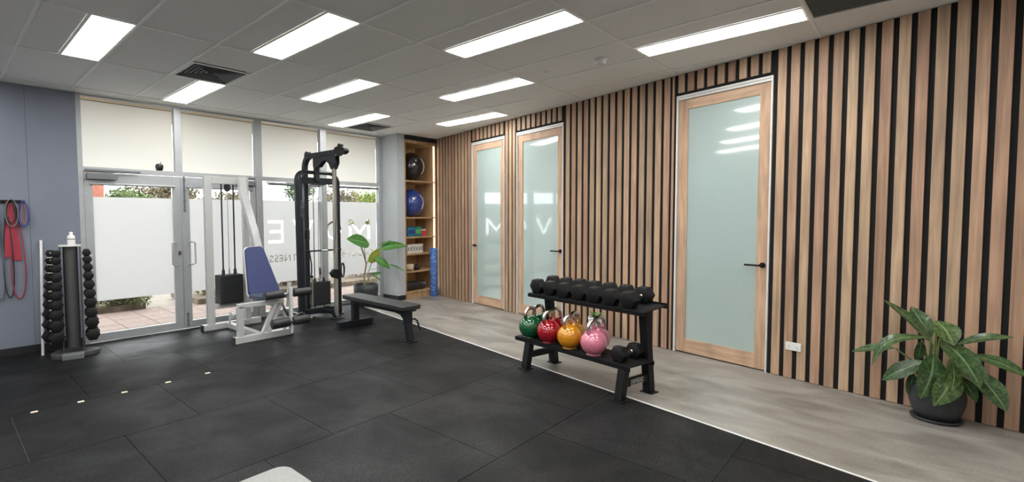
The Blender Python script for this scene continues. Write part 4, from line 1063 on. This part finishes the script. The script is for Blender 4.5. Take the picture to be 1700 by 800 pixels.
m = MB(); m.lathe([(.034, 0), (.036, .006), (.036, .085), (.030, .10), (.016, .106)], (0, 0, 0), 22); m.build('body', M['white'], bo)
m = MB(); m.lathe([(.017, .106), (.017, .135), (.014, .138)], (0, 0, 0), 18); m.build('cap', M['white'], bo)
m = MB(); m.lathe([(.0365, .058), (.0365, .066)], (0, 0, 0), 22); m.build('printed_band', M['fargrey'], bo)

# white stick leaning on the wall
st = thing('wooden_stick', 'thin white stick leaning against the grey wall beside the dumbbell tower', 'stick', (.80, 6.62, MZ))
d_ = Vector((.055, .225, 1.235)); 
m = MB(); m.tube([(0, 0, .001), d_*.3, d_*.302], .0135, 12); m.tube([d_*.302, d_], .0135, 12); m.build('stick', M['white'], st)
m = MB(); m.tube([d_*.34, d_*.37], .0142, 12); m.build('joint_band', M['alu'], st)

# ------------------------------------------------------------------ bands on the side wall
HK = WY-.001
t = thing('hook_rail', 'short black hook rail holding bands on the grey side wall', 'hook rail', (.57, WY, 1.66))
m = MB(); m.b(-.19, .16, -.012, 0, -.012, .022); m.build('rail', M['black_metal'], t, .002)
for x in (-.15, -.02, .03, .13):
    m = MB(); m.tube([(x, -.01, .0), (x, -.05, -.004), (x, -.056, .014)], .006, 8); m.build('hook', M['black_metal'], t)
def loop_pts(cx, y, z0, z1, w0, w1, n=40, wob=.0):
    """narrow hanging loop hung at z0 (top), bottom at z1"""
    out = []
    for i in range(n+1):
        a = 2*PI*i/n; s_ = (1-math.cos(a))/2      # 0 top .. 1 bottom
        wdt = w0+(w1-w0)*s_
        out.append((cx+wdt*math.sin(a)+wob*math.sin(2*a), y+.006*math.sin(a*3), z0+(z1-z0)*s_))
    return out
def band(name, label, pts, sw, st_, m_, cat='resistance band'):
    t = thing(name, label, cat, pts[0])
    p = [Vector(q)-Vector(pts[0]) for q in pts]
    mb = MB(); mb.sweep(p, [(-sw, -st_), (sw, -st_), (sw, st_), (-sw, st_)], (0, 1, 0)); mb.build('band', m_, t); return t
def rub(n, c): return mat('band_'+n, c, .55)
band('resistance_band', 'grey green looped resistance band hanging over the red one', loop_pts(.615, WY-.045, 1.69, 1.40, .05, .055), .012, .004, rub('grey', (.12, .15, .14)))
band('resistance_band', 'dark looped resistance band on the rail above the red band', loop_pts(.61, WY-.030, 1.68, 1.44, .030, .040), .010, .004, rub('dark', (.015, .03, .03)))
band('resistance_band', 'short blue looped resistance band on the right end of the rail', loop_pts(.715, WY-.045, 1.675, 1.40, .03, .052), .010, .006, rub('blue', (.03, .04, .22)))
band('resistance_band', 'short pink looped resistance band tucked inside the blue one', loop_pts(.712, WY-.030, 1.675, 1.43, .012, .030), .010, .003, rub('pink', (.42, .14, .16)))
# wide red exercise bands hanging flat
t = thing('exercise_band', 'wide red elastic band hanging folded from the hook rail', 'resistance band', (.60, WY-.022, 1.66))
redm = rub('red', (.33, .025, .05))
m = MB(); m.poly([(-.028, 0, .0), (.030, 0, .0), (.04, 0, -.25), (.022, 0, -.56), (-.058, 0, -.60), (-.045, 0, -.28)], (0, .004, 0)); m.build('front_fold', redm, t)
m = MB(); m.poly([(-.012, .008, .0), (.036, .008, .0), (.066, .008, -.30), (.088, .008, -.63), (.005, .008, -.62), (.012, .008, -.3)], (0, .004, 0)); m.build('rear_fold', redm, t)
band('resistance_band', 'long thin red tube band hanging lowest on the side wall', loop_pts(.655, WY-.012, 1.62, .62, .020, .085, 48), .005, .005, rub('thin_red', (.30, .03, .05)))
band('resistance_band', 'long black strap band hanging beside the red tube band', loop_pts(.575, WY-.018, 1.62, .64, .014, .058, 48), .009, .004, rub('black', (.012, .012, .014)))
band('resistance_band', 'long grey thin band at the very left edge of the picture', loop_pts(.50, WY-.018, 1.64, .62, .016, .052, 48), .005, .004, rub('thin_grey', (.10, .11, .13)))
band('resistance_band', 'black flat band hanging at the left picture edge', loop_pts(.465, WY-.030, 1.64, 1.1, .02, .03, 40), .018, .004, rub('flat_black', (.012, .014, .016)))

# ------------------------------------------------------------------ white tape markers on the mats
for i, (x, y) in enumerate([(.50, 4.70), (.795, 4.697), (1.10, 4.690), (1.445, 4.697), (1.795, 4.705)]):
    lb = ['tape square on the mats nearest the left picture edge', 'second tape square from the left on the mats', 'middle tape square of the five on the mats', 'fourth tape square from the left on the mats', 'tape square on the mats nearest the white machine'][i]
    o = MB().b(-.022, .022, -.017, .017, 0, .0012).build('tape_marker', mat('tape', (.80, .66, .50), .6) if i == 0 else bpy.data.materials['tape'])
    tag(o, lb, 'tape marker', 'tape squares in a row on the mats'); o.location = (x, y, MZ); o.rotation_euler = (0, 0, random.uniform(-.25, .25))

# ------------------------------------------------------------------ plants
def pot_lathe(prof): return MB().lathe(prof, (0, 0, 0), 36)
# big mottled plant by the slat wall
PX, PY = 4.965, -.125
pl = thing('potted_plant', 'large mottled green plant in a dark pot against the slat wall', 'plant', (PX, PY, 0))
pot_lathe([(.11, 0), (.128, .006), (.135, .022), (.126, .024), (.11, .014)]).build('saucer', M['darkpot'], pl)
pot_lathe([(.085, .014), (.100, .018), (.126, .07), (.143, .13), (.148, .18), (.142, .225), (.130, .255), (.122, .255), (.130, .22), (.12, .215)]).build('pot', M['darkpot'], pl)
bpot = [o_ for o_ in bpy.data.objects if o_.parent == pl and o_.name.startswith('pot')][0]
pot_lathe([(.005, .218), (.126, .216), (.126, .222), (.005, .226)]).build('soil', M['soil'], bpot)
LEAVES = [
((4.953, -0.094, 0.532), 0.06, (5.081, 0.173, 0.807), 0.085, (-0.2, -0.2, 0.9), 0),
((4.915, -0.083, 0.588), 0.3, (4.865, 0.214, 0.337), 0.075, (-0.3, -0.2, 0.9), 0),
((4.979, 0.092, 0.467), 0.06, (5.04, 0.339, 0.387), 0.065, (-0.5, -0.3, 0.8), 0),
((4.878, -0.108, 0.717), 0.1, (4.775, -0.191, 0.575), 0.11, (-0.9, -0.4, 0.3), 1),
((4.945, -0.209, 0.554), 0.1, (4.904, -0.458, 0.652), 0.06, (-0.5, -0.2, 0.8), 0),
((4.889, -0.269, 0.509), 0.08, (4.806, -0.524, 0.423), 0.08, (-0.5, -0.2, 0.8), 0),
((4.863, -0.126, 0.596), 0.12, (4.673, -0.309, 0.34), 0.12, (-0.7, -0.4, 0.6), 0),
((4.867, -0.276, 0.418), 0.08, (4.767, -0.431, 0.195), 0.105, (-0.8, -0.4, 0.5), 0),
((4.844, -0.204, 0.408), 0.12, (4.744, -0.108, 0.154), 0.11, (-0.8, -0.4, 0.4), 1),
((4.849, -0.1, 0.494), 0.12, (4.74, -0.041, 0.187), 0.125, (-0.8, -0.5, 0.4), 0),
((4.898, -0.068, 0.418), 0.1, (4.913, 0.157, 0.23), 0.085, (-0.6, -0.3, 0.7), 0),
((4.935, -0.001, 0.318), 0.08, (4.919, 0.019, 0.155), 0.05, (-0.8, -0.4, 0.4), 0),
((5.017, -0.085, 0.562), 0.04, (5.085, 0.022, 0.774), 0.09, (-0.8, -0.3, 0.5), 0),
((4.881, -0.218, 0.361), 0.08, (4.798, -0.305, 0.215), 0.06, (-0.8, -0.4, 0.4), 0),
((4.855, -0.24, 0.495), 0.1, (4.747, -0.344, 0.35), 0.06, (-0.8, -0.4, 0.4), 1),
((4.868, -0.187, 0.448), 0.12, (4.745, -0.188, 0.273), 0.06, (-0.8, -0.4, 0.4), 1),
((4.946, -0.04, 0.554), 0.08, (4.952, -0.014, 0.396), 0.05, (-0.8, -0.4, 0.4), 0)]
for i, (b_, mid, tip, wd, up, pale) in enumerate(LEAVES):
    c = Vector((PX, PY, 0)); bb = Vector(b_)-c; tt = Vector(tip)-c
    mb = MB(); mb.leaf(bb, tt, wd*1.32, up, arch=mid, fold=.16, wide=.48); mb.build('leaf', M['dieff_pale' if pale else 'dieff'], pl)
    root = Vector((random.uniform(-.04, .04), random.uniform(-.04, .04), .22))
    mb = MB(); mb.tube([root, (root+bb)/2+Vector((0, 0, .03)), bb], [.009, .007, .005], 8); mb.build('stem', M['stem'], pl)
# small white pot beside the slat wall
wp = thing('potted_plant', 'small plant in a white pot on the floor behind the rack', 'plant', (5.60, 2.70, 0))
pot_lathe([(.065, 0), (.070, .004), (.092, .235), (.094, .25), (.086, .25), (.082, .22), (.07, .215)]).build('pot', M['whitepot'], wp)
pot_lathe([(.003, .218), (.081, .216), (.081, .222), (.003, .226)]).build('soil', M['soil'], wp)
for i in range(12):
    a = i*2.4; l = .07+.015*(i % 4)+(.06 if i in (3,) else 0); mb = MB()
    mb.leaf((.012*math.cos(a), .012*math.sin(a), .222), (l*math.cos(a), l*math.sin(a), .265+.02*(i % 3)), .038, (0, 0, 1), .2, .2); mb.build('leaf', M['leaf'] if i % 3 else M['dieff_pale'], wp)
# tall plant in the window
wpl = thing('potted_plant', 'tall broad-leaved plant in a dark bowl by the window behind the bench', 'plant', (5.105, 6.50, 0))
pot_lathe([(.155, 0), (.175, .01), (.195, .12), (.205, .28), (.205, .365), (.190, .365), (.188, .33), (.18, .32)]).build('pot', M['darkpot'], wpl)
pot_lathe([(.003, .322), (.186, .320), (.186, .328), (.003, .332)]).build('soil', M['soil'], wpl)
WF = 1.0
def wp_(x, z, y=6.5): return (x-5.105, y-6.5, z)
stems = [([(5.06, .33), (5.075, .50), (5.12, .70), (5.07, .86), (4.98, 1.07)], .013), ([(5.12, .70), (5.09, .90), (5.08, 1.06)], .006), ([(5.115, .67), (5.16, .76), (5.20, .82)], .006), ([(5.06, .33), (5.15, .36+.05), (5.16, .55), (5.24, .72), (5.38, .90)], .007), ([(5.15, .33), (5.17, .45), (5.24, .52)], .006), ([(5.20, .60), (5.32, .60), (5.50, .63)], .004)]
for pts, r in stems: MB().tube([wp_(*q) for q in pts], [r]*(len(pts)-1)+[r*.6], 8).build('stem', M['trunk'] if r > .01 else M['stem'], wpl)
wl2 = [((5.19, 1.03, 6.5), (4.69, 1.13, 6.45), .26, (0, -.85, .55), 'leaf', .03), ((5.33, .93, 6.40), (5.86, .97, 6.28), .20, (0, -.62, .8), 'leaf', .10), ((5.36, 1.00, 6.45), (5.56, 1.10-.02, 6.35), .07, (0, -.5, .9), 'leaf', .0),
       ((5.15, .72, 6.48), (5.36, .95, 6.42), .20, (.3, -.9, .2), 'leaf_yellow', .03), ((5.22, .80, 6.42), (5.50, .60, 6.33), .18, (0, -.85, .5), 'leaf', .06), ((5.50, .67, 6.36), (5.80, .53, 6.28), .08, (0, -.5, .85), 'leaf', .03),
       ((5.22, .52, 6.45), (5.38, .53, 6.40), .07, (0, -.6, .8), 'leaf', .05), ((5.18, .50, 6.42), (5.33, .40, 6.36), .05, (0, -.6, .8), 'leaf', .05)]
for b_, t_, wd, up, mm, ar in wl2:
    MB().leaf(wp_(b_[0], b_[1], b_[2]), wp_(t_[0], t_[1], t_[2]), wd, up, arch=ar, fold=.12, wide=.42).build('leaf', M[mm], wpl)
